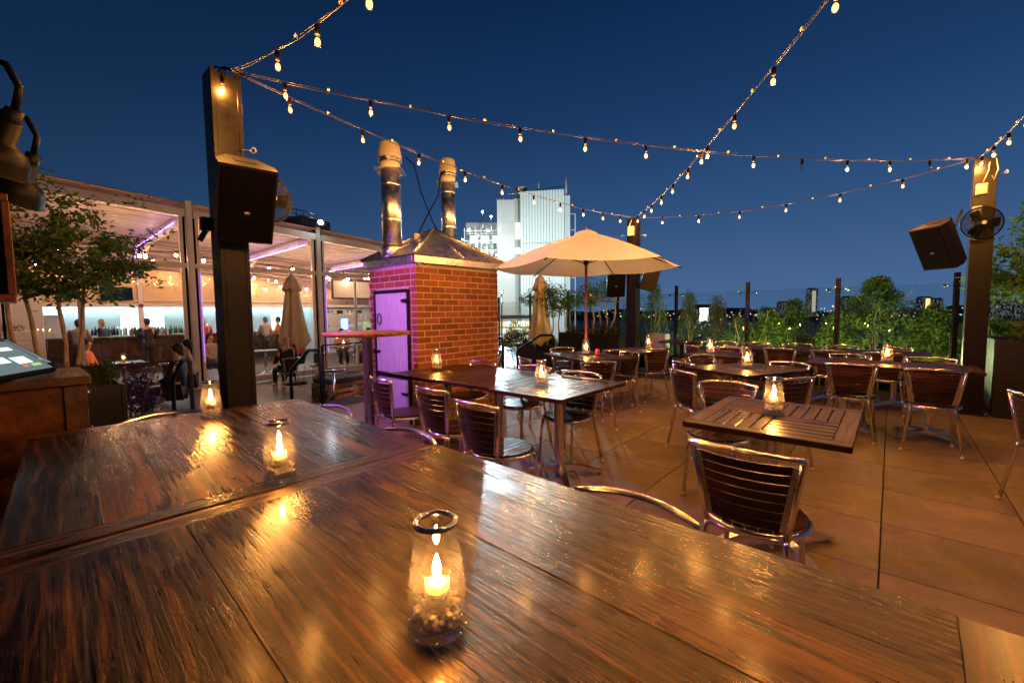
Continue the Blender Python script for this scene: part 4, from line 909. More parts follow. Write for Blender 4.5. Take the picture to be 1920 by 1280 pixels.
def plank_table(sx, sy, h=.75, n=4):
    pr = []; T = .032
    e_ = .10
    for k in range(n): wv = sx/n; pr.append(('plank', MB().box((0, 0, 0), (wv-.003, sy-2*e_-.004, T), 0, .002).mesh('plank', 'top_wood'), None, (-sx/2+wv*(k+.5), 0, h-T/2), 0))
    for s in (-1, 1): pr.append(('end_board', MB().box((0, 0, 0), (e_, sx-.003, T), 0, .002).mesh('end_board', 'top_wood'), None, (0, s*(sy-e_)/2, h-T/2), R(90)))
    pr.append(('under_frame', MB().box((0, 0, h-T-.012), (sx*.8, .05, .022)).mesh('under_frame', 'black_metal'), None, (0, 0, 0), 0)); pedestal(pr, h-.02); return pr
T_A = slat_table(.90, .73); T_B = slat_table(.95, .70); T_C = plank_table(.67, .695); T_D = slat_table(.78, 1.12); T_E = slat_table(.74, .74)
GT = 'patio dining tables'
def table(pr, x, y, rz, label, z=0.0): t = thing('pedestal_table', label, 'table', (x, y, z), R(rz), GT); proto_place(pr, t); return t
table(T_A, 2.80, .47, 0, 'dark slatted pedestal table in front with one lamp on it')
table(T_B, 2.88, 2.02, 0, 'nearest of three joined slatted tables, lit gold by its lamp')
table(T_B, 2.92, 2.735, 0, 'middle of three joined slatted tables, crossed by a pale light edge')
table(T_B, 2.90, 3.45, 0, 'last of three joined tables, against the brick oven')
table(T_D, 5.10, 3.10, -26.5, 'slatted table under the open umbrella')
table(T_A, 4.90, 1.10, -26.5, 'dark table turned cornerwise with a lamp, behind the front table')
table(T_E, 6.25, 2.95, -15, 'small dark table by the umbrella post with a lamp')
table(T_E, 6.33, 1.75, 0, 'square dark table with a lamp in the far rows')
table(T_C, 6.15, .37, 0, 'left half of the long dark plank table on the right')
table(T_C, 6.15, -.33, 0, 'right half of the long dark plank table, ending by the fan post')
for k, lb in enumerate(('right-hand end table of the far row along the glass', 'second table from the right in the far row along the glass', 'third table from the right in the far row along the glass', 'left-hand end table of the far row along the glass')):
    table(T_C, 7.76, -.06+.70*k, 0, 'dark plank table, '+lb)
table(T_E, 8.62, 3.1, 10, 'small far table beside the glass next to the umbrella post')
table(T_E, 9.6, 8.9, 20, 'table on the lower terrace right of the oven', ZL); table(T_E, 8.6, 8.9, 10, 'table with a lamp on the lower terrace behind the handrail hoop', ZL)
table(T_E, 7.2, 13.9, 0, 'laid table with glasses inside the pergola', ZL); table(T_E, 1.6, 13.8, 0, 'table inside the pergola behind the left column', ZL); table(T_E, 5.0, 14.6, 0, 'table inside the pergola behind the closed umbrella', ZL)
def setting(x, y, z, rz):
    pass
gl_me = MB().lathe([(.03, 0), (.034, .11)], 12, cap=False).mesh('tumbler', 'jar_glass')
for k, (x, y) in enumerate(((7.0, 13.75), (7.35, 13.8), (7.15, 14.1), (7.45, 14.05))): tag(put('tumbler', gl_me, None, (x, y, ZL+.752)), 'clear tumbler, '+('leftmost', 'right front', 'back', 'rightmost')[k]+' on the laid table inside the pergola', 'glass', 'tumblers on the laid table')

# ------------------------------------------------------------------ big plank table in the foreground (two tables end to end)
def big_table(label, ox, oy, rz, Wd, L, ends, widths, paleend):
    t = thing('plank_table', label, 'table', (ox, oy, 0), R(rz), 'big plank tables'); T = .045; x = 0
    e0, e1 = ends
    for i, wv in enumerate(widths):
        MB().box((0, 0, 0), (wv-.0004, L-e0-e1-.001, T+random.uniform(-.001, .001)), 0, .0009).obj('plank', 'table_wood', t, (x+wv/2, e0+(L-e0-e1)/2, .75-T/2+random.uniform(-.0004, .0004))); x += wv
    for (ee, cy, pale) in ((e0, e0/2, paleend), (e1, L-e1/2, False)):
        MB().box((0, 0, 0), (ee-.001, Wd-.001, T), 0, .0014).obj('end_board', 'table_wood_pale' if pale else 'table_wood', t, (Wd/2, cy, .75-T/2-.0006), R(90))
    for xx in (.1, Wd-.1):
        for yy in (.12, L-.12): MB().box((xx, yy, .35), (.09, .09, .70), 0, .005).obj('leg', 'cabinet_wood', t)
        MB().box((xx, L/2, .66), (.03, L-.34, .09), 0, .003).obj('apron', 'cabinet_wood', t)
    return t
WN = [.20, .15, .22, .17, .13, .23, .20]; WN2 = [.21, .16, .14, .23, .15, .19, .21]
big_table('near half of the big varnished plank table, filling the foreground', -.128, -.30, -1.9, 1.30, 1.90, (.225, .085), WN, True)
big_table('far half of the big varnished plank table, ending by the steel post', -.085, 1.625, -3.0, 1.29, 1.63, (.085, .07), WN2, False)

# ------------------------------------------------------------------ table lamps (tapered glass with a tea light on pebbles)
gl = MB(); gl.lathe([(.0565, .020), (.0560, .05), (.0505, .11), (.0425, .165), (.0365, .205)], 32, cap=False)
gb = MB(); gb.lathe([(.001, 0), (.050, .0005), (.0555, .005), (.0568, .012), (.0565, .019), (.048, .0215), (.001, .0205)], 32, cap=False)
rim = MB(); rim.tube([(.0370*math.cos(a), .0370*math.sin(a), .208) for a in [k*math.pi/16 for k in range(32)]], .0058, 8, True)
pb = MB()
for k in range(120):
    a = random.uniform(0, 6.28); rr = .044*math.sqrt(random.random()); z = .024+random.uniform(0, .024)*(.4+.8*rr/.044)
    pb.ball((rr*math.cos(a), rr*math.sin(a), z), random.uniform(.0055, .0085), 6, (random.uniform(.8, 1.3), random.uniform(.8, 1.3), random.uniform(.6, .9)))
cup = MB().lathe([(.001, .052), (.0235, .052), (.024, .078), (.022, .078)], 20)
vot = MB().lathe([(.0243, .078), (.025, .108), (.0246, .11)], 20, cap=False)
wx = MB().lathe([(.001, .0785), (.0222, .0785), (.0225, .092), (.012, .0915), (.001, .090)], 20)
fl = MB().lathe([(.0005, .095), (.0062, .103), (.0092, .113), (.0078, .125), (.0042, .136), (.0004, .145)], 10, cap=False)
rods = None # [rods.tube([(.0285*math.cos(a), .0285*math.sin(a), .06), (.039*math.cos(a), .039*math.sin(a), .205)], .0009, 4) for a in (.3, 2.4, 4.5)]
m, n, l, b = mat('base_glass'); b.inputs['Base Color'].default_value = (.95, .95, .93, 1); b.inputs['Roughness'].default_value = .03; b.inputs['Transmission Weight'].default_value = 1.0; b.inputs['IOR'].default_value = 1.45
LP = [('glass_shade', gl.mesh('glass_shade', 'jar_glass'), None), ('rim', rim.mesh('rim', 'chrome'), 0), ('glass_base', gb.mesh('glass_base', 'jar_base'), None), ('pebbles', pb.mesh('pebbles', 'pebble'), None), ('candle_cup', cup.mesh('candle_cup', 'steel'), None), ('votive', vot.mesh('votive', 'votive_glass'), 4), ('wax', wx.mesh('wax', 'wax'), 4), ('flame', fl.mesh('flame', 'flame'), 4)]
LP = [(a, b_, c, (0, 0, 0), 0) for a, b_, c in LP]
for x, y, z, lb in [(.495, .63, .7512, 'nearest, on the front of the big plank table'), (.60, 1.66, .7512, 'second along the big plank table'), (.72, 3.0, .7512, 'farthest on the big plank table, before the steel post'),
    (2.83, .49, .7505, 'on the slatted table in front'), (2.76, 2.11, .7505, 'on the nearest of the three joined tables'), (2.85, 3.55, .7505, 'on the joined table against the oven'), (5.12, 3.14, .7505, 'under the open umbrella'),
    (4.92, 1.10, .7505, 'on the dark table turned cornerwise'), (6.45, 2.83, .7505, 'on the small table by the umbrella post'), (6.25, 1.86, .7505, 'on the square table in the far rows'), (6.28, .02, .7505, 'on the long dark plank table on the right'), (8.55, 8.95, ZL+.7505, 'on the lower terrace behind the handrail hoop'), (7.2, 13.9, ZL+.7505, 'on the laid table inside the pergola'), (1.6, 13.8, ZL+.7505, 'inside the pergola behind the left column')]:
    t = thing('candle_lamp', 'tapered glass candle lamp '+lb, 'lamp', (x, y, z), random.uniform(0, 6), 'lit candle lamps'); pcs = proto_place(LP, t)
    pcs[3]['kind'] = 'stuff'; pcs[7].scale = (random.uniform(.85, 1.15), random.uniform(.85, 1.15), 1); pcs[7].rotation_euler = (0, 0, random.uniform(0, 6))
rdc = MB().lathe([(.001, 0), (.03, .001), (.032, .01), (.028, .07), (.02, .085), (.001, .088)], 12); tag(rdc.obj('red_shaker', 'cloth_red', None, (5.22, 3.02, .7505)), 'small red shaker beside the lamp under the umbrella', 'shaker')

# ------------------------------------------------------------------ string lights
socket_me = MB().lathe([(.008, .0), (.0135, -.004), (.0145, -.02), (.0135, -.055), (.012, -.056)], 12).mesh('socket', 'black_plastic')
glass_me = MB().lathe([(.011, -.055), (.014, -.066), (.019, -.082), (.0215, -.097), (.019, -.111), (.010, -.121), (.001, -.123)], 14, cap=False).mesh('bulb', 'bulb_glass')
fil_me = MB().ball((0, 0, -.094), .0155, 10, (1, 1, 1.55)).mesh('filament', 'filament')
clip_me = MB().lathe([(.001, .013), (.009, .009), (.011, 0), (.009, -.009), (.001, -.013)], 8).mesh('clip', 'white_plastic')
def bulb_light(so): return lamp('bulb_light', 'POINT', (0, 0, -.094), 20.5, WARM, so, .010)
def strand(label, P, Q, sag, ss, off=(), drop=.0, seg=40):
    P, Q = Vector(P), Vector(Q); t = thing('light_string', label, 'string lights', tuple(P), 0, 'festoon strings over the patio')
    def pnt(s): p = lerp(P, Q, s); return Vector((p.x, p.y, p.z-4*sag*s*(1-s)))-P
    w_ = MB(); w_.tube([pnt(k/seg) for k in range(seg+1)], .0022, 5)
    w_.tube([pnt(k/seg)+Vector((.004*math.sin(k*.7), .004*math.cos(k*.6), -.010-.006*math.sin(k*.5)**2)) for k in range(seg+1)], .003, 5); w_.obj('cable', 'wire', t)
    for i, s in enumerate(ss):
        p = pnt(s)+Vector((0, 0, -.014)); so = put('socket', socket_me, t, p, random.uniform(0, 6)); so.rotation_euler = (random.uniform(-.07, .07), random.uniform(-.07, .07), random.uniform(0, 6))
        put('bulb', glass_me, so)
        if i not in off: put('filament', fil_me, so); bulb_light(so)
        if i+1 < len(ss): put('clip', clip_me, t, pnt((s+ss[i+1])/2)+Vector((0, 0, .008)))
    return t
zt = 3.19
PL, PC, PR_, PB = (1.16, 3.80, zt), (8.12, 3.86, zt), (7.90, -.74, zt), (1.12, -.95, zt)
strand('festoon string running overhead from the near post', PL, PB, .33, [.185, .30, .41, .53, .65, .77, .89])
strand('festoon string crossing from the near post to the fan post', PL, PR_, .25, [.045+.0775*k for k in range(13)], (8, 11))
strand('festoon string over the oven from the near post to the umbrella post', PL, PC, .20, [.06+.0943*k for k in range(10)])
strand('festoon string from the umbrella post up over the front table', PC, PB, .22, [.03+.0795*k for k in range(13)])
strand('festoon string from the umbrella post to the fan post', PC, PR_, .20, [.12+.146*k for k in range(7)])
strand('festoon string leaving the fan post at the right picture edge', PR_, PB, .22, [.03+.096*k for k in range(10)])
t = thing('light_string', 'single bulb hanging on the face of the near post', 'string lights', (1.09, 3.765, 3.10)); so = put('socket', socket_me, t); put('bulb', glass_me, so); put('filament', fil_me, so); bulb_light(so); MB().tube([(0, 0, 0), (.0, .0, .03), (.02, .03, .06), (.07, .03, .09)], .004, 5).obj('cable', 'black_plastic', t)
# inside the pergola
pf_me = MB().ball((0, 0, -.098), .03, 8, (1, 1, 1.3)).mesh('filament', 'pergola_bulb')
def pstrand(label, pts, n_):
    t = thing('light_string', label, 'string lights', (0, 0, 0), 0, 'festoon strings inside the pergola'); pv = [Vector(p) for p in pts]
    def pnt(s):
        q = s*(len(pv)-1); i = min(int(q), len(pv)-2); f_ = q-i; p = lerp(pv[i], pv[i+1], f_); return Vector((p.x, p.y, p.z-.25*4*f_*(1-f_)*.5))
    MB().tube([pnt(k/40) for k in range(41)], .007, 4).obj('cable', 'black_plastic', t)
    for k in range(n_): so = put('socket', socket_me, t, pnt((k+.5)/n_)); so.scale = (1.3, 1.3, 1.2); put('filament', pf_me, so)
pstrand('festoon string inside the pergola nearest the glass', [(-.5, 13.9, 3.05), (3.0, 13.7, 3.0), (6.2, 13.9, 2.9), (10.5, 13.8, 2.75)], 14)
pstrand('festoon string in the middle of the pergola', [(-.5, 15.8, 3.2), (3.2, 15.4, 3.2), (6.2, 15.8, 3.0), (11, 15.6, 2.8)], 14)
pstrand('festoon string before the bar header', [(0, 18.6, 3.0), (3, 18.2, 3.25), (6.6, 18.6, 2.9), (8.6, 18.4, 2.5), (11, 18.2, 2.5)], 14)
pstrand('festoon string running from the bar to the glass', [(6.5, 19.4, 2.5), (7.4, 16.5, 2.9), (8.5, 14.0, 2.8)], 7)

# ------------------------------------------------------------------ umbrellas
UO = thing('patio_umbrella', 'open beige hexagonal umbrella over the dark table', 'umbrella', (5.33, 3.27, 0)); NR = 6; RR = 1.33; zr, za = 1.97, 2.45
vert = []; ph = R(-48.7)
def cpt(k, t, sagk=.0):
    a = ph+k*2*math.pi/NR; r_ = RR*t; z = lerp(za, zr, t**1.28); return Vector((r_*math.cos(a), r_*math.sin(a), z))
for k in range(NR):
    vs = []; S = 8; Q = 8
    for i in range(S+1):
        for j in range(Q+1):
            t = .10+.90*i/S; p = lerp(cpt(k, t), cpt(k+1, t), j/Q); dip = math.sin(math.pi*j/Q)*.05*t; p.z -= dip*.8; vs.append(p)
    fs = [(i*(Q+1)+j, (i+1)*(Q+1)+j, (i+1)*(Q+1)+j+1, i*(Q+1)+j+1) for i in range(S) for j in range(Q)]
    MB().add(vs, fs, True).obj('canopy_panel', 'canopy', UO)
    a = cpt(k, 1.02); a.z -= .012; b_ = cpt(k, .08); b_.z -= .03; MB().tube([b_, lerp(b_, a, .5)+Vector((0, 0, .0)), a], .009, 6).obj('rib', 'black_metal', UO)
    c_ = cpt(k, .5); c_.z -= .03; MB().tube([(0, 0, 2.02), c_], .007, 6).obj('strut', 'black_metal', UO)
MB().lathe([(.19, za-.055), (.15, za-.005), (.09, za+.025), (.03, za+.035), (.001, za+.037)], 12, cap=False).obj('vent_cap', 'canopy', UO); MB().lathe([(.012, za+.02), (.016, za+.05), (.001, za+.09)], 10).obj('finial', 'umbrella_pole', UO)
MB().tube([(0, 0, .03), (0, 0, za)], .02, 12).obj('pole', 'umbrella_pole', UO); MB().lathe([(.24, 0), (.24, .03), (.05, .05), (.035, .3)], 20).obj('base', 'black_metal', UO); MB().lathe([(.035, 2.0), (.035, 2.06)], 12).obj('hub', 'black_metal', UO)
def closed(label, x, y, z0, z1, rw):
    t = thing('closed_umbrella', label, 'umbrella', (x, y, ZL), 0, 'closed beige umbrellas'); h = MB(); n_ = 56; prof = [(0, .03), (.02, .07), (.06, .105), (.12, .135), (.20, .175), (.205, .115), (.25, .115), (.4, .135), (.6, .17), (.8, .215), (.95, .25), (1, .20)]; vs = []
    for f_, r_ in prof:
        for k in range(n_):
            a = 2*math.pi*k/n_; fold = 1+.26*math.cos(a*7+f_*1.4)*min(1, f_*2.2+.1)+.10*math.cos(a*3+1); zz = lerp(z1, z0, f_)+(.07*math.cos(a*7+1)+.05*math.cos(a*3) if f_ > .9 else (.05*math.cos(a*5) if .19 < f_ < .203 else 0))
            vs.append((r_*rw*fold*math.cos(a), r_*rw*fold*math.sin(a), zz-ZL))
    h.add(vs, [(i*n_+k, i*n_+(k+1) % n_, (i+1)*n_+(k+1) % n_, (i+1)*n_+k) for i in range(len(prof)-1) for k in range(n_)], True); h.obj('canopy', 'fabric', t)
    MB().tube([(0, 0, .05), (0, 0, z1-ZL+.08)], .022, 10).obj('pole', 'umbrella_pole', t); MB().lathe([(.28, 0), (.28, .05), (.05, .08)], 20).obj('base', 'black_metal', t)
closed('closed beige umbrella before the pergola, left of the oven', 4.78, 11.9, .48, 2.36, 1.32); closed('closed beige umbrella behind the handrails, right of the oven', 8.8, 6.75, .50, 2.27, 1.1)

# ------------------------------------------------------------------ round bar table, crate bench, side table
BT = thing('bar_table', 'high round bar table with oak top before the oven door', 'table', (2.28, 3.92, 0)); MB().lathe([(.001, 1.135), (.41, 1.135), (.417, 1.145), (.417, 1.165), (.41, 1.172), (.001, 1.172)], 40, cap=False).obj('top', 'oak', BT)
MB().lathe([(.05, .02), (.05, 1.11), (.12, 1.115), (.12, 1.134)], 20).obj('column', 'steel', BT); MB().lathe([(.001, 0), (.26, .002), (.26, .014), (.06, .03), (.001, .03)], 32, cap=False).obj('base', 'steel', BT); MB().box((.41, -.05, 1.153), (.10, .09, .03), R(-8), .004).obj('edge_bracket', 'black_metal', BT)
CR = thing('crate_bench', 'slatted pale wood crate bench with dark cushion left of the oven', 'bench', (3.95, 7.75, ZL), R(8))
for sx in (-1, 1):
    for sy in (-1, 1): MB().box((sx*.40, sy*.28, .30), (.05, .05, .60), 0, .004).obj('corner_post', 'crate_wood', CR)
for k in range(6):
    for sy in (-1, 1): MB().box((0, 0, 0), (.07, .80, .018), 0, .003).obj('slat', 'crate_wood', CR, (0, sy*.315, .08+k*.098)).rotation_euler = (R(90), R(90), 0)
    for sx in (-1, 1): MB().box((0, 0, 0), (.018, .56, .07), 0, .003).obj('slat', 'crate_wood', CR, (sx*.435, 0, .08+k*.098))
MB().box((0, 0, .64), (.84, .6, .09), 0, .03).obj('cushion', 'cushion', CR)
SD = thing('side_table', 'small round metal side table beside the crate bench', 'table', (3.55, 7.25, ZL)); MB().lathe([(.001, .86), (.19, .86), (.2, .87), (.2, .89), (.19, .88), (.001, .88)], 28, cap=False).obj('top', 'chrome', SD); MB().lathe([(.02, .02), (.02, .86)], 12).obj('column', 'steel', SD); MB().lathe([(.16, 0), (.16, .015), (.02, .03)], 20).obj('base', 'steel', SD)

# ------------------------------------------------------------------ service station at the left: cabinet, screens, hutch, lamps
CB = thing('service_cabinet', 'reddish wood service cabinet with drawers at the left edge', 'cabinet', (-.42, 3.98, 0))
MB().box((0, 0, .47), (1.30, .62, .94), 0, .004).obj('body', 'cabinet_wood', CB); MB().box((0, 0, .97), (1.38, .70, .05), 0, .004).obj('top_board', 'bar_wood', CB)
for s in (-1, 1): MB().box((s*.62, -.318, .47), (.10, .02, .93), 0, .003).obj('front_stile', 'bar_wood', CB)
for k in range(4):
    d = MB().box((.658, 0, .85-.235*k), (.018, .54, .215), 0, .003).obj('drawer', 'bar_wood', CB); MB().tube([(.667, -.07, .86-.235*k), (.70, -.07, .86-.235*k), (.70, .07, .86-.235*k), (.667, .07, .86-.235*k)], .006, 6).obj('handle', 'chrome', d)
def terminal(label, x, y, rz, tilt):
    t = thing('touch_terminal', label, 'screen', (x, y, .995), rz, 'order terminals on the cabinet')
    hold = bpy.data.objects.new('display', None); 
    M_ = Matrix.Rotation(tilt, 4, 'X'); c = Vector((0, -.02, .115))
    MB().box(tuple(c), (.46, .31, .03), 0, .006, M_).obj('bezel', 'black_plastic', t)
    def q(nm, x0, x1, y0, y1, mt, dz=.0165): MB().box(tuple(c+M_ @ Vector(((x0+x1)/2, (y0+y1)/2, dz))), (x1-x0, y1-y0, .002), 0, 0, M_).obj(nm, mt, t)
    q('glass', -.21, .21, -.135, .135, 'screen_grey')
    q('menu_bar', -.16, -.02, .06, .09, 'screen_white', .0182); q('menu_panel', -.15, .0, -.05, .0, 'screen_white', .0182); q('menu_panel', .03, .14, -.07, -.01, 'screen_white', .0182); q('menu_key', .10, .17, -.10, -.08, 'screen_green', .0182); q('menu_key', .03, .07, -.10, -.08, 'screen_orange', .0182); q('menu_bar', .04, .15, .05, .08, 'screen_white', .0182)
    MB().box((0, .05, .05), (.16, .16, .09), 0, .02).obj('stand', 'black_plastic', t); MB().box((.21, -.11, .045), (.01, .02, .02)).obj('status_light', 'blue_led', t)
    return t
terminal('lit touch terminal nearer the camera on the cabinet', -.10, 3.80, R(60), R(38)); terminal('second lit touch terminal behind the first on the cabinet', -.09, 4.18, R(62), R(36))
HU = thing('hutch_box', 'open wooden shelf box hung at the left picture edge', 'shelf', (-.30, 2.95, 0))
for nm, c, s in (('bottom_board', (0, 0, 1.43), (.60, .42, .03)), ('top_board', (0, 0, 1.84), (.60, .42, .03)), ('side_board', (.29, .0, 1.635), (.025, .42, .38)), ('back_board', (0, .20, 1.635), (.55, .02, .38)), ('divider', (.18, -.05, 1.635), (.02, .30, .378))): MB().box(c, s, 0, .003).obj(nm, 'cabinet_wood', HU)
MB().box((-.55, .15, .92), (.09, .09, 1.84), 0, .004).obj('upright', 'cabinet_wood', HU)
def barn(label, x, y, z, rz):
    t = thing('barn_lamp', label, 'lamp', (x, y, z), rz, 'unlit barn lamps over the service station'); T = Matrix.Rotation(R(30), 4, 'Y')
    MB().lathe([(.030, .125), (.042, .12), (.044, .03), (.060, .022), (.095, -.002), (.115, -.04), (.122, -.085), (.130, -.10)], 32, (0, 0, 0), T, False).obj('shade', 'lamp_black', t)
    MB().lathe([(.03, .015), (.058, .014), (.091, -.008), (.111, -.044), (.119, -.087), (.127, -.0995)], 32, (0, 0, 0), T, False).obj('shade_lining', 'shade_white', t)
    MB().lathe([(.0, .18), (.03, .178), (.036, .12), (.036, .06)], 16, (0, 0, 0), T).obj('socket', 'lamp_black', t); e_ = T @ Vector((0, 0, .17))
    MB().tube([e_, e_+Vector((.03, 0, .10)), e_+Vector((-.02, 0, .20)), e_+Vector((-.14, 0, .24)), e_+Vector((-.35, 0, .16)), e_+Vector((-.5, 0, .05))], .014, 8).obj('gooseneck', 'lamp_black', t)
barn('black gooseneck barn lamp at the left edge, upper one', -.015, 2.98, 2.10, R(-49)); barn('black gooseneck barn lamp at the left edge, lower one', .05, 3.65, 2.09, R(-49))
MB().box((-.55, 3.3, 2.05), (.08, 1.2, .08), 0, .004).obj('lamp_beam', 'cabinet_wood', HU, (.30, -2.95, 0)); MB().box((-.25, .15, 1.95), (.09, .09, .25)).obj('beam_bracket', 'cabinet_wood', HU)

# ------------------------------------------------------------------ plants
def leaves(mb, c, r, n_, size, flat=.0, shell=.35, asp=.42):
    c = Vector(c); rx, ry, rz = r if isinstance(r, (tuple, list)) else (r, r, r)
    for k in range(n_):
        d = Vector((random.gauss(0, 1), random.gauss(0, 1), random.gauss(0, 1))).normalized(); q = (shell+(1-shell)*random.random())**.6
        p = c+Vector((d.x*rx*q, d.y*ry*q, d.z*rz*q)); leaf(mb, p, size*random.uniform(.65, 1.25), flat, asp)
def leaf(mb, p, s, flat=0.0, asp=.42, dirn=None):
    a = dirn or Vector((random.gauss(0, 1), random.gauss(0, 1), random.gauss(0, 1)*(1-flat)-.25)).normalized(); b_ = a.cross(Vector((random.gauss(0, 1), random.gauss(0, 1), random.gauss(0, 1)+flat*2)))
    b_ = b_.normalized() if b_.length > 1e-4 else a.orthogonal().normalized(); nn = a.cross(b_)*(s*.12)
    mb.add([p, p+a*s*.45+b_*s*asp*.5+nn, p+a*s, p+a*s*.45-b_*s*asp*.5+nn], [(0, 1, 2), (0, 2, 3)])
def clumps(mb, c, r, nc, per, cr, size, **kw):
    for k in range(nc):
        d = Vector((random.gauss(0, 1), random.gauss(0, 1), random.gauss(0, 1))).normalized(); q = random.random()**.45
        leaves(mb, Vector(c)+Vector((d.x*r[0]*q, d.y*r[1]*q, d.z*r[2]*q)), cr*random.uniform(.6, 1.3), per, size, **kw)
def limb(mb, a, b_, r0, r1, wig=.05, seg=6, n_=7):
    a, b_ = Vector(a), Vector(b_); L = (b_-a).length; ph_ = random.uniform(0, 6)
    pts = [lerp(a, b_, k/seg)+Vector((math.sin(k*1.3+ph_), math.cos(k*1.1+ph_), 0))*wig*L*math.sin(math.pi*k/seg) for k in range(seg+1)]
    mb.tube(pts, [lerp(r0, r1, k/seg) for k in range(seg+1)], n_); return pts
# left crape myrtle
LT = thing('crape_myrtle', 'multi-stemmed small tree in the planter at the left', 'tree', (0.28, 6.95, 0))
tr = MB(); cr = MB()
tips = [(-.55, -.35, 2.5), (-.25, -.2, 2.85), (.12, -.1, 2.6), (.42, -.2, 2.2), (-.45, .3, 2.2), (.1, .3, 2.3), (.55, -.35, 1.95), (-.75, -.1, 1.85), (-.1, -.5, 2.1), (.25, -.45, 1.72)]
st = [((-.28, -.1, .5), (-.35, -.1, 1.5)), ((-.10, .05, .5), (-.22, 0, 1.55)), ((.06, -.05, .5), (.02, -.05, 1.6)), ((.12, .02, .5), (.22, .0, 1.55))]
for a, b_ in st: limb(tr, a, b_, .026, .017, .012)
for i, tp in enumerate(tips):
    b_ = st[i % 4][1]; pts = limb(tr, b_, tp, .017, .004, .07)
    for q in (0.45, .65, .85, 1.0):
        p = lerp(Vector(b_), Vector(tp), q); 
        for k in range(5):
            e_ = p+Vector((random.gauss(0, .22), random.gauss(0, .22), random.gauss(.02, .10))); tr.tube([p, e_], [.004, .0015], 4)
            for g in range(40):
                leaf(cr, lerp(p, e_, random.uniform(.2, 1.15))+Vector((random.gauss(0, .045), random.gauss(0, .045), random.gauss(0, .035))), random.uniform(.045, .085), .35, .45)
for k in range(5):
    p = Vector((.15, -.3, 1.9)); e_ = p+Vector((.42+.07*k, -.25+.05*k, .02*k-.02)); tr.tube([p, e_], [.005, .002], 4)
    for g in range(60): leaf(cr, lerp(p, e_, random.uniform(.3, 1.05))+Vector((random.gauss(0, .03), random.gauss(0, .03), random.gauss(0, .03))), random.uniform(.035, .06), .35, .45)
tr.obj('trunk', 'bark_pale', LT); cr.obj('crown', 'leaf_myrtle', LT)
def planter(label, c, s, mt='planter_black', rz=0):
    t = thing('planter_box', label, 'planter', c, rz, 'black planter boxes'); x, y, z = s
    for sx in (-1, 1): MB().box((sx*(x/2-.02), 0, z/2), (.04, y-.002, z), 0, .004).obj('side', mt, t); MB().box((0, sx*(y/2-.02), z/2), (x-.082, .04, z), 0, .004).obj('side', mt, t)
    MB().box((0, 0, z-.10), (x-.08, y-.08, .06)).obj('soil', 'soil', t); return t
planter('black planter box with the multi-stemmed tree at the left', (.10, 6.75, 0), (1.25, 1.1, .62))
def shrub(label, c, r, n_, size, mt='leaf_shrub', stems=6, grp='planter shrubs', asp=.45):
    t = thing('shrub', label, 'plant', c, 0, grp); f_ = MB(); s_ = MB()
    for k in range(stems):
        a = random.uniform(0, 6.28); e_ = Vector((math.cos(a)*r[0]*.6, math.sin(a)*r[1]*.6, r[2]*1.5)); s_.tube([(0, 0, -.05), e_*.5+Vector((0, 0, .03)), e_], [.007, .005, .002], 5)
    clumps(f_, (0, 0, r[2]), (r[0]*.75, r[1]*.75, r[2]*.8), max(4, n_//40), 40, min(r)*.42, size, asp=asp); f_.obj('foliage', mt, t); s_.obj('stem', 'bark', t); return t
shrub('bushy green shrub at the near corner of the left planter', (.52, 6.40, .56), (.22, .22, .17), 700, .045)
shrub('second bushy shrub along the left planter', (.25, 6.32, .56), (.22, .2, .15), 500, .045)
shrub('purple flowering shrub behind the left planter', (.95, 7.25, -.05), (.3, .3, .42), 1700, .045, 'flower_purple', 8)
# ferns
def fern(label, c, n_, L):
    t = thing('fern', label, 'plant', c, 0, 'ferns at the foot of the planters'); f_ = MB(); s_ = MB()
    for k in range(n_):
        a = random.uniform(0, 6.28); el = random.uniform(.5, 1.2); ll = L*random.uniform(.7, 1.1); pts = []
        for i in range(9): q = i/8; pts.append(Vector((math.cos(a)*ll*q*math.cos(el*.7), math.sin(a)*ll*q*math.cos(el*.7), ll*(q*math.sin(el)-.55*q*q))))
        s_.tube(pts, .002, 4)
        for i in range(1, 9):
            d = (pts[i]-pts[i-1]).normalized(); sd = d.cross(Vector((0, 0, 1))).normalized()
            for s in (-1, 1):
                for h_ in (0, .5): leaf(f_, lerp(pts[i-1], pts[i], h_+.2), L*.24*(1.05-i/9), 0, .28, (sd*s+d*.5).normalized())
    f_.obj('fronds', 'leaf_fern', t); s_.obj('stem', 'leaf_fern', t)
fern('arching green fern at the foot of the left planter', (.78, 5.75, .0), 34, .62); fern('low fern between the cabinet and the plank table', (.48, 5.0, .0), 26, .5); fern('leafy fern beside the left handrail', (1.12, 6.1, 0), 22, .5)
def spiky(label, c, n_, L):
    t = thing('agave', label, 'plant', c, 0, 'spiky plants'); f_ = MB()
    for k in range(n_):
        a = k*2.4; el = random.uniform(.7, 1.35); d = Vector((math.cos(a)*math.cos(el), math.sin(a)*math.cos(el), math.sin(el))); sd = d.cross(Vector((0, 0, 1))).normalized()*.022
        f_.add([-sd, sd, d*L*.6+sd*.8, d*L*.6-sd*.8, d*L+Vector((0, 0, -.05))], [(0, 1, 2, 3), (3, 2, 4)])
    f_.obj('leaves', 'leaf_fern', t); MB().lathe([(.14, 0), (.17, .22), (.15, .22), (.14, .2)], 16, (0, 0, -.22)).obj('pot', 'planter_black', t)
spiky('spiky agave beside the handrail left of the crate bench', (3.2, 6.9, -.25), 26, .5); shrub('low dark shrub before the crate bench', (3.45, 6.75, -.45), (.28, .2, .2), 500, .04, 'leaf_fern')
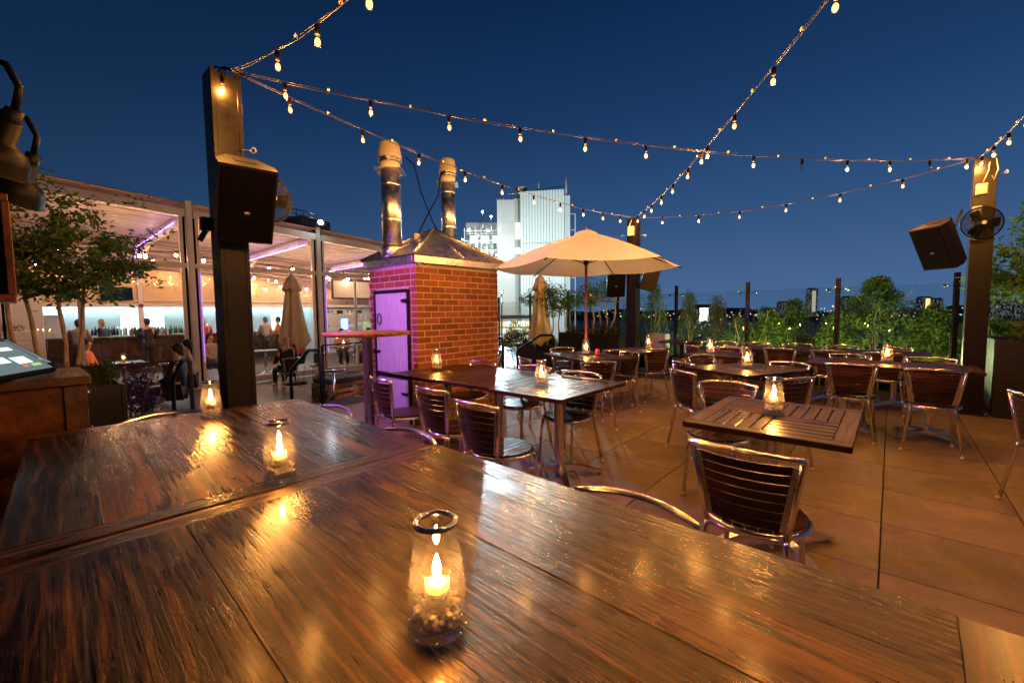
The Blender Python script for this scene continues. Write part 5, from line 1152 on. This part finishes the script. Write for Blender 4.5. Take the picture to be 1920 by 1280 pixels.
shrub('red flowering plant in the box on the white wall', (-.25, 16.15, .88), (.6, .16, .18), 500, .05, 'leaf_shrub'); shrub('pink blossom on the white wall', (-.3, 16.0, .95), (.5, .1, .12), 60, .05, 'flower_pink', 6)
fb = MB().box((-.3, 16.15, .90), (1.2, .3, .22), 0, .01).obj('flower_box', 'white_paint'); tag(fb, 'white flower box on the low white wall', 'planter')
# tall planter at the right
planter('tall black planter beside the fan post at the right edge', (8.30, -1.72, 0), (1.0, 1.5, .95))
for k, (x, y, rr) in enumerate(((8.0, -1.22, .2), (8.3, -1.35, .24), (7.98, -1.6, .22), (8.35, -1.8, .25))): shrub(('broad-leaved plant at the left corner of the tall planter', 'broad-leaved plant behind the first in the tall planter', 'broad-leaved plant at the front of the tall planter', 'broad-leaved plant at the back of the tall planter')[k], (x, y, .85), (rr, rr, .17), 240, .11, 'leaf_shrub', 5, asp=.55)
def salvia(label, c, n_, hh, sp):
    t = thing('salvia', label, 'plant', c, 0, 'purple salvia'); f_ = MB(); s_ = MB()
    for k in range(n_):
        b_ = Vector((random.uniform(-sp, sp), random.uniform(-sp, sp), 0)); e_ = b_+Vector((random.gauss(0, .03), random.gauss(0, .03), hh*random.uniform(.7, 1.1))); s_.tube([b_, e_], [.004, .002], 4)
        for g in range(46): leaf(f_, lerp(b_, e_, random.uniform(.55, 1.0))+Vector((random.gauss(0, .008), random.gauss(0, .008), 0)), .028, 0, .6)
    f_.obj('flowers', 'flower_purple', t); s_.obj('stem', 'leaf_fern', t)
salvia('purple salvia spikes in the tall planter at the right', (8.25, -1.5, .87), 16, .55, .3)
RTr = thing('planter_tree', 'leafy tree behind the fan at the right picture edge', 'tree', (8.5, -2.0, .85)); tr = MB(); cr = MB()
for k in range(3): limb(tr, (.05*k, .03*k, 0), (random.uniform(-.3, .3), random.uniform(-.2, .5), 1.1), .03, .016)
for c_, r_, nn in (((-.25, .62, 1.15), (.45, .5, .42), 60), ((.1, .2, 1.6), (.6, .6, .45), 70), ((-.3, .9, .75), (.3, .3, .16), 18), ((-.2, 1.1, .92), (.25, .25, .15), 14)):
    clumps(cr, c_, r_, nn, 36, .13, .065, asp=.5)
    for k in range(6): limb(tr, (0, .1, .9), Vector(c_)+Vector((random.gauss(0, .2), random.gauss(0, .2), random.gauss(0, .1))), .012, .003)
tr.obj('trunk', 'bark_pale', RTr); cr.obj('crown', 'leaf_myrtle', RTr)
# centre planter and its trees
planter('wide dark planter between the closed umbrella and the umbrella post', (8.62, 5.05, 0), (.7, 1.55, .86)); planter('lower dark planter behind the handrail right of the oven', (9.0, 6.7, -.4), (.7, 1.5, .92))
gb_ = thing('steel_cabinet', 'pale grey utility cabinet right of the umbrella post', 'cabinet', (9.05, 3.75, 0)); MB().box((0, 0, .43), (.25, .4, .86), 0, .01).obj('body', 'planter_grey', gb_); MB().box((-.13, 0, .45), (.01, .34, .75), 0, .003).obj('cabinet_door', 'planter_grey', gb_)
def mtree(label, c, stems, blobs, size, n_, mt='leaf_myrtle', bk='bark_pale', name='small_tree', per=40, crr=.15, asp=.48, grp=None):
    t = thing(name, label, 'tree', c, 0, grp); tr = MB(); cr = MB()
    tops = [limb(tr, a, b_, .028, .014)[-1] for a, b_ in stems]
    for (bc, br, k_) in blobs:
        for k in range(4): limb(tr, tops[k % len(tops)], Vector(bc)+Vector((random.gauss(0, br[0]*.4), random.gauss(0, br[1]*.4), random.gauss(0, br[2]*.4))), .011, .003)
        clumps(cr, bc, br, k_, per, crr, size, asp=asp)
    tr.obj('trunk', bk, t); cr.obj('crown', mt, t); return t
mtree('leafy tree in the centre planter left of the umbrella pole', (8.9, 6.35, .4), [((0, .2*k-.3, 0), (.02, .22*k-.34, 1.0)) for k in range(4)], [((0, 0, 1.25), (.3, .6, .38), 46), ((-.05, .45, 1.45), (.25, .35, .25), 18), ((-.1, -.5, 1.15), (.25, .3, .3), 20), ((.0, .85, 1.28), (.12, .25, .08), 6)], .06, 0)
mtree('leafy tree in the centre planter beside the umbrella post', (8.62, 4.85, .8), [((0, .14*k-.2, 0), (.02, .2*k-.3, .75)) for k in range(4)], [((0, .3, .95), (.28, .4, .3), 30), ((0, -.3, 1.05), (.25, .3, .25), 18), ((.0, -.75, .75), (.06, .2, .04), 3)], .06, 0)
for k in range(4): shrub('shrub in the wide dark planter, '+('first', 'second', 'third', 'fourth')[k]+' from the umbrella post', (8.5, 4.5+.35*k, .78), (.2, .2, .14), 340, .05)
for k in range(3): shrub('low grassy shrub in the lower planter, '+('first', 'second', 'third')[k]+' from the closed umbrella', (8.85, 7.2-.42*k, .45), (.24, .24, .13), 360, .05, 'leaf_fern')
salvia('purple salvia spikes in the wide dark planter', (8.6, 4.75, .82), 12, .42, .3)
# hedge of vines right of the oven on the lower guard
for k in range(4):
    shrub('climbing vine clump '+('first', 'second', 'third', 'fourth')[k]+' from the oven edge on the lower guard', (12.1-.33*k, 10.9-.62*k, -.45), (.42, .42, .72+.1*(k % 2)), 800, .075, 'leaf_bamboo', 10, 'vines on the lower guard')

# ------------------------------------------------------------------ trees beyond the glass guard
TREES = [(1228, 532, 11.2, .42, .42, 'slender feathery tree just right of the umbrella post', 'leaf_bamboo'), (1292, 548, 11.8, .40, .36, 'slender feathery tree right of the first guard post', 'leaf_bamboo'), (1345, 556, 12.3, .42, .36, 'low feathery tree before the bright glass block', 'leaf_bamboo'), (1438, 578, 11.6, .62, .4, 'bushy tree behind the middle guard post', 'leaf_tree'), (1492, 562, 12.6, .52, .42, 'thin-topped tree below the slim lit tower', 'leaf_tree'), (1645, 521, 13.0, 1.05, .75, 'big round tree lit green from below', 'leaf_tree'), (1752, 575, 12.8, .75, .5, 'low bushy tree left of the fan post', 'leaf_tree'), (1560, 590, 12.2, .5, .4, 'shrubby tree left of the big round one', 'leaf_tree'), (1385, 596, 11.4, .45, .35, 'shrubby tree between the feathery trees and the middle post', 'leaf_bamboo'), (1880, 600, 13.2, .8, .5, 'dark bushy tree beyond the tall planter', 'leaf_tree'), (1180, 566, 11.5, .35, .4, 'feathery tree behind the umbrella post', 'leaf_bamboo')]
def gpt(x, y, U_):   # a spot on the strip of planting that runs along the guard
    d = F+RT*((x-960)/810)+UP*((640-y)/810); return Vector((0, 0, 1.35))+d*(U_/d.x)
for (x, y, U_, rr, rz_, lb, mt) in TREES:
    top = gpt(x, y, U_); c = Vector((top.x, top.y, -1.6)); t = thing('garden_tree', lb, 'tree', c, 0, 'trees beyond the glass guard'); tr = MB(); cr = MB(); H_ = top.z+1.6
    tk = limb(tr, (0, 0, 0), (0, 0, H_*.8), .06, .015, .02)
    for k in range(14):
        q = random.uniform(.25, .9); a = random.uniform(0, 6.28); e_ = Vector((math.cos(a)*rr*(1.15-q*.6), math.sin(a)*rr*(1.15-q*.6), H_*min(1, q+.16))); limb(tr, (0, 0, H_*q*.8), e_, .018, .003, .06, 5, 5)
    nc = int(190*rr/.5)
    for k in range(nc):
        q = random.uniform(.22, 1.0)
        env = rr*(1.0 if q < .6 else max(.12, 1-((q-.6)/.42)**1.6)); a = random.uniform(0, 6.28); d_ = env*math.sqrt(random.uniform(.1, 1))
        leaves(cr, (d_*math.cos(a), d_*math.sin(a), H_*q-.05), random.uniform(.09, .17), 46, .055 if mt == 'leaf_bamboo' else .065, asp=.3 if mt == 'leaf_bamboo' else .5)
    tr.obj('trunk', 'bark', t); cr.obj('crown', mt, t)
und = MB()
for k in range(520):
    y = random.uniform(-3, 5.5); leaves(und, (random.uniform(10.4, 13.2), y, random.uniform(-1.3, .35)), random.uniform(.16, .3), 46, .065)
tag(und.obj('undergrowth', 'leaf_tree'), 'dense green undergrowth along the foot of the glass guard', 'plants', None, 'stuff')
tag(MB().box((12.2, 1.3, -1.85), (4.4, 12, .5)).obj('planting_bed', 'soil'), kind='structure')
for k, (x, y, z, en) in enumerate(((10.35, 3.15, -.1, 180), (10.2, 1.0, .0, 110), (10.35, -.15, -.1, 300), (10.3, -1.35, -.1, 240), (10.2, 2.1, .0, 120), (10.7, .5, .45, 110))):
    t = thing('garden_uplight', 'small garden uplight under the trees, '+('left end', 'second', 'below the big round tree', 'right end', 'third', 'behind the big round tree')[k], 'lamp', (x, y, z-.12), 0, 'garden uplights'); MB().lathe([(.03, 0), (.045, .06), (.045, .08)], 12, cap=False).obj('housing', 'black_metal', t)
    lamp('uplight', 'POINT', (x, y, z+.05), en, (.95, 1.0, .42), None, .05)

# ------------------------------------------------------------------ people in the pergola and on the lower terrace
def skinmesh(name, verts, edges, rad, mt, parent, sub=2):
    me = bpy.data.meshes.new(name); me.from_pydata(verts, edges, []); me.update(); o = bpy.data.objects.new(name, me); COL.objects.link(o); me.materials.append(MAT[mt])
    md = o.modifiers.new('skin', 'SKIN'); md.use_smooth_shade = True
    for i, r_ in enumerate(rad): sv = me.skin_vertices[0].data[i]; sv.radius = r_ if isinstance(r_, tuple) else (r_, r_); sv.use_root = (i == 0)
    s = o.modifiers.new('sub', 'SUBSURF'); s.levels = sub; s.render_levels = sub
    if parent: o.parent = parent
    return o
def person(label, loc, rz, top, hair, legs='cloth_dark', seated=False, arm=0.0, longhair=False, hairless=False, lean=0.0):
    t = thing('person', label, 'person', loc, rz, 'guests and staff in the pergola')
    # joints, facing +X ; origin at the floor
    hp = .50 if seated else .92; sh = hp+.50; L = lean
    J = {'pel': (0, 0, hp), 'spi': (L*.4, 0, hp+.2), 'che': (L*.9, 0, hp+.38), 'nek': (L*1.2, 0, sh+.04), 'chin': (L*1.25+.03, 0, sh+.13), 'head': (L*1.3+.02, 0, sh+.22), 'crown': (L*1.3+.0, 0, sh+.31)}
    V = [J['pel'], J['spi'], J['che'], J['nek'], J['chin'], J['head'], J['crown'], (J['head'][0]+.105, 0, J['head'][2]-.03)]; E_ = [(0, 1), (1, 2), (2, 3), (3, 4), (4, 5), (5, 6), (5, 7)]; Rr = [(.125, .15), (.11, .14), (.115, .165), .055, .065, (.092, .078), (.07, .062), .016]
    arms = []
    for s in (-1, 1):
        sv = (L*.9, s*.18, sh-.03); el = (L*.9+.08+arm*.1, s*.235, sh-.28); wr = (L*.9+.26+arm*.1, s*(.2-.05*arm), sh-.36+arm*.2); hnd = (wr[0]+.07, wr[1]-.01*s, wr[2]); fg = (hnd[0]+.09, hnd[1]-.015*s, hnd[2]-.015); th = (hnd[0]+.03, hnd[1]-.05*s, hnd[2]+.01)
        k = len(V); V += [sv, el, wr, hnd, fg, th]; E_ += [(2, k), (k, k+1), (k+1, k+2), (k+2, k+3), (k+3, k+4), (k+3, k+5)]; Rr += [.062, .043, .03, (.02, .04), (.012, .035), .011]; arms.append((sv, el, wr))
        if seated: kn, ft = (.42, s*.11, .48), (.44, s*.11, .08)
        else: kn, ft = (.03, s*.10, .48), (0, s*.10, .08)
        hp_ = (0, s*.09, hp-.03); k = len(V); V += [hp_, kn, ft, (ft[0]+.16, ft[1], .04)]; E_ += [(0, k), (k, k+1), (k+1, k+2), (k+2, k+3)]; Rr += [.085, .06, .04, .035]
    bd = skinmesh('body', V, E_, Rr, 'skin', t)
    tv = [J['pel'], J['spi'], J['che'], (J['nek'][0], 0, J['nek'][2]-.03)]; te = [(0, 1), (1, 2), (2, 3)]; trr = [(.15, .175), (.135, .165), (.14, .19), .072]
    for sv, el, wr in arms: k = len(tv); tv += [sv, el, lerp(Vector(el), Vector(wr), .75)]; te += [(2, k), (k, k+1), (k+1, k+2)]; trr += [.078, .058, .045]
    skinmesh('top', [tuple(v_) for v_ in tv], te, trr, top, t)
    lv = [J['pel']]; le = []; lr = [(.14, .165)]
    for s in (-1, 1):
        if seated: kn, ft = (.42, s*.11, .48), (.44, s*.11, .12)
        else: kn, ft = (.03, s*.10, .48), (0, s*.10, .1)
        k = len(lv); lv += [(0, s*.09, hp-.03), kn, ft]; le += [(0, k), (k, k+1), (k+1, k+2)]; lr += [.1, .075, .06]
    skinmesh('trousers', lv, le, lr, legs, t)
    if not hairless:
        h = J['head']; hm = MB().ball((h[0]-.022, 0, h[2]+.032), .1, 14, (.97, .90, 1.05)).ball((h[0]-.055, 0, h[2]-(.10 if longhair else .02)), .085, 12, (.7, .95, 1.9 if longhair else 1.0)); hm.obj('hair', hair, t)
    return t
person('blond-haired person in dark top behind the bar', (1.9, 20.75, ZL), R(-30), 'cloth_dark', 'hair_blond', longhair=True)
person('person in a tan shirt bending at the lit bottles behind the bar', (3.15, 20.8, ZL), R(-150), 'cloth_tan', 'hair_dark', lean=.05)
person('person in a dark jacket seated near the left pergola column', (1.85, 9.9, ZL), R(150), 'cloth_dark', 'hair_dark', seated=True, lean=-.05)
person('person in a tan top seated behind the dark-jacketed one at the left', (2.35, 11.3, ZL), R(160), 'cloth_tan', 'hair_dark', seated=True)
person('person in a grey shirt with a bag strap standing at the bar', (5.8, 18.9, ZL), R(60), 'cloth_grey', 'hair_dark')
person('tall person in a grey shirt standing in the middle of the bar group', (6.6, 19.1, ZL), R(100), 'cloth_grey', 'hair_dark')
person('person in an orange shirt standing at the bar', (7.05, 19.0, ZL), R(150), 'cloth_orange', 'hair_dark')
person('bald person in a dark jacket seated before the pergola glass', (4.35, 11.25, ZL), R(95), 'cloth_dark', 'hair_dark', seated=True, hairless=True)
person('person in a tan top seated at the laid table in the pergola', (7.5, 14.6, ZL), R(-110), 'cloth_tan', 'hair_dark', seated=True)
person('dark-haired person seated with back turned beyond the bar table', (7.9, 13.2, ZL), R(120), 'cloth_dark', 'hair_dark', seated=True)
person('person in a grey top standing left of the television under the header', (1.2, 18.7, ZL), R(70), 'cloth_grey', 'hair_dark')
person('person in black seated at the bar below the television', (2.9, 19.2, ZL), R(95), 'cloth_dark', 'hair_dark')
person('fair-haired person in red at the middle of the bar', (4.5, 19.1, ZL), R(80), 'cloth_red', 'hair_blond')
person('person in tan seated inside the pergola behind the steel post', (3.6, 14.8, ZL), R(-60), 'cloth_tan', 'hair_dark', seated=True)
person('person in orange seated at the table behind the left column', (1.0, 14.2, ZL), R(-20), 'cloth_orange', 'hair_dark', seated=True)
person('person in a red top seated behind the closed umbrella', (5.7, 13.9, ZL), R(-160), 'cloth_red', 'hair_dark', seated=True)
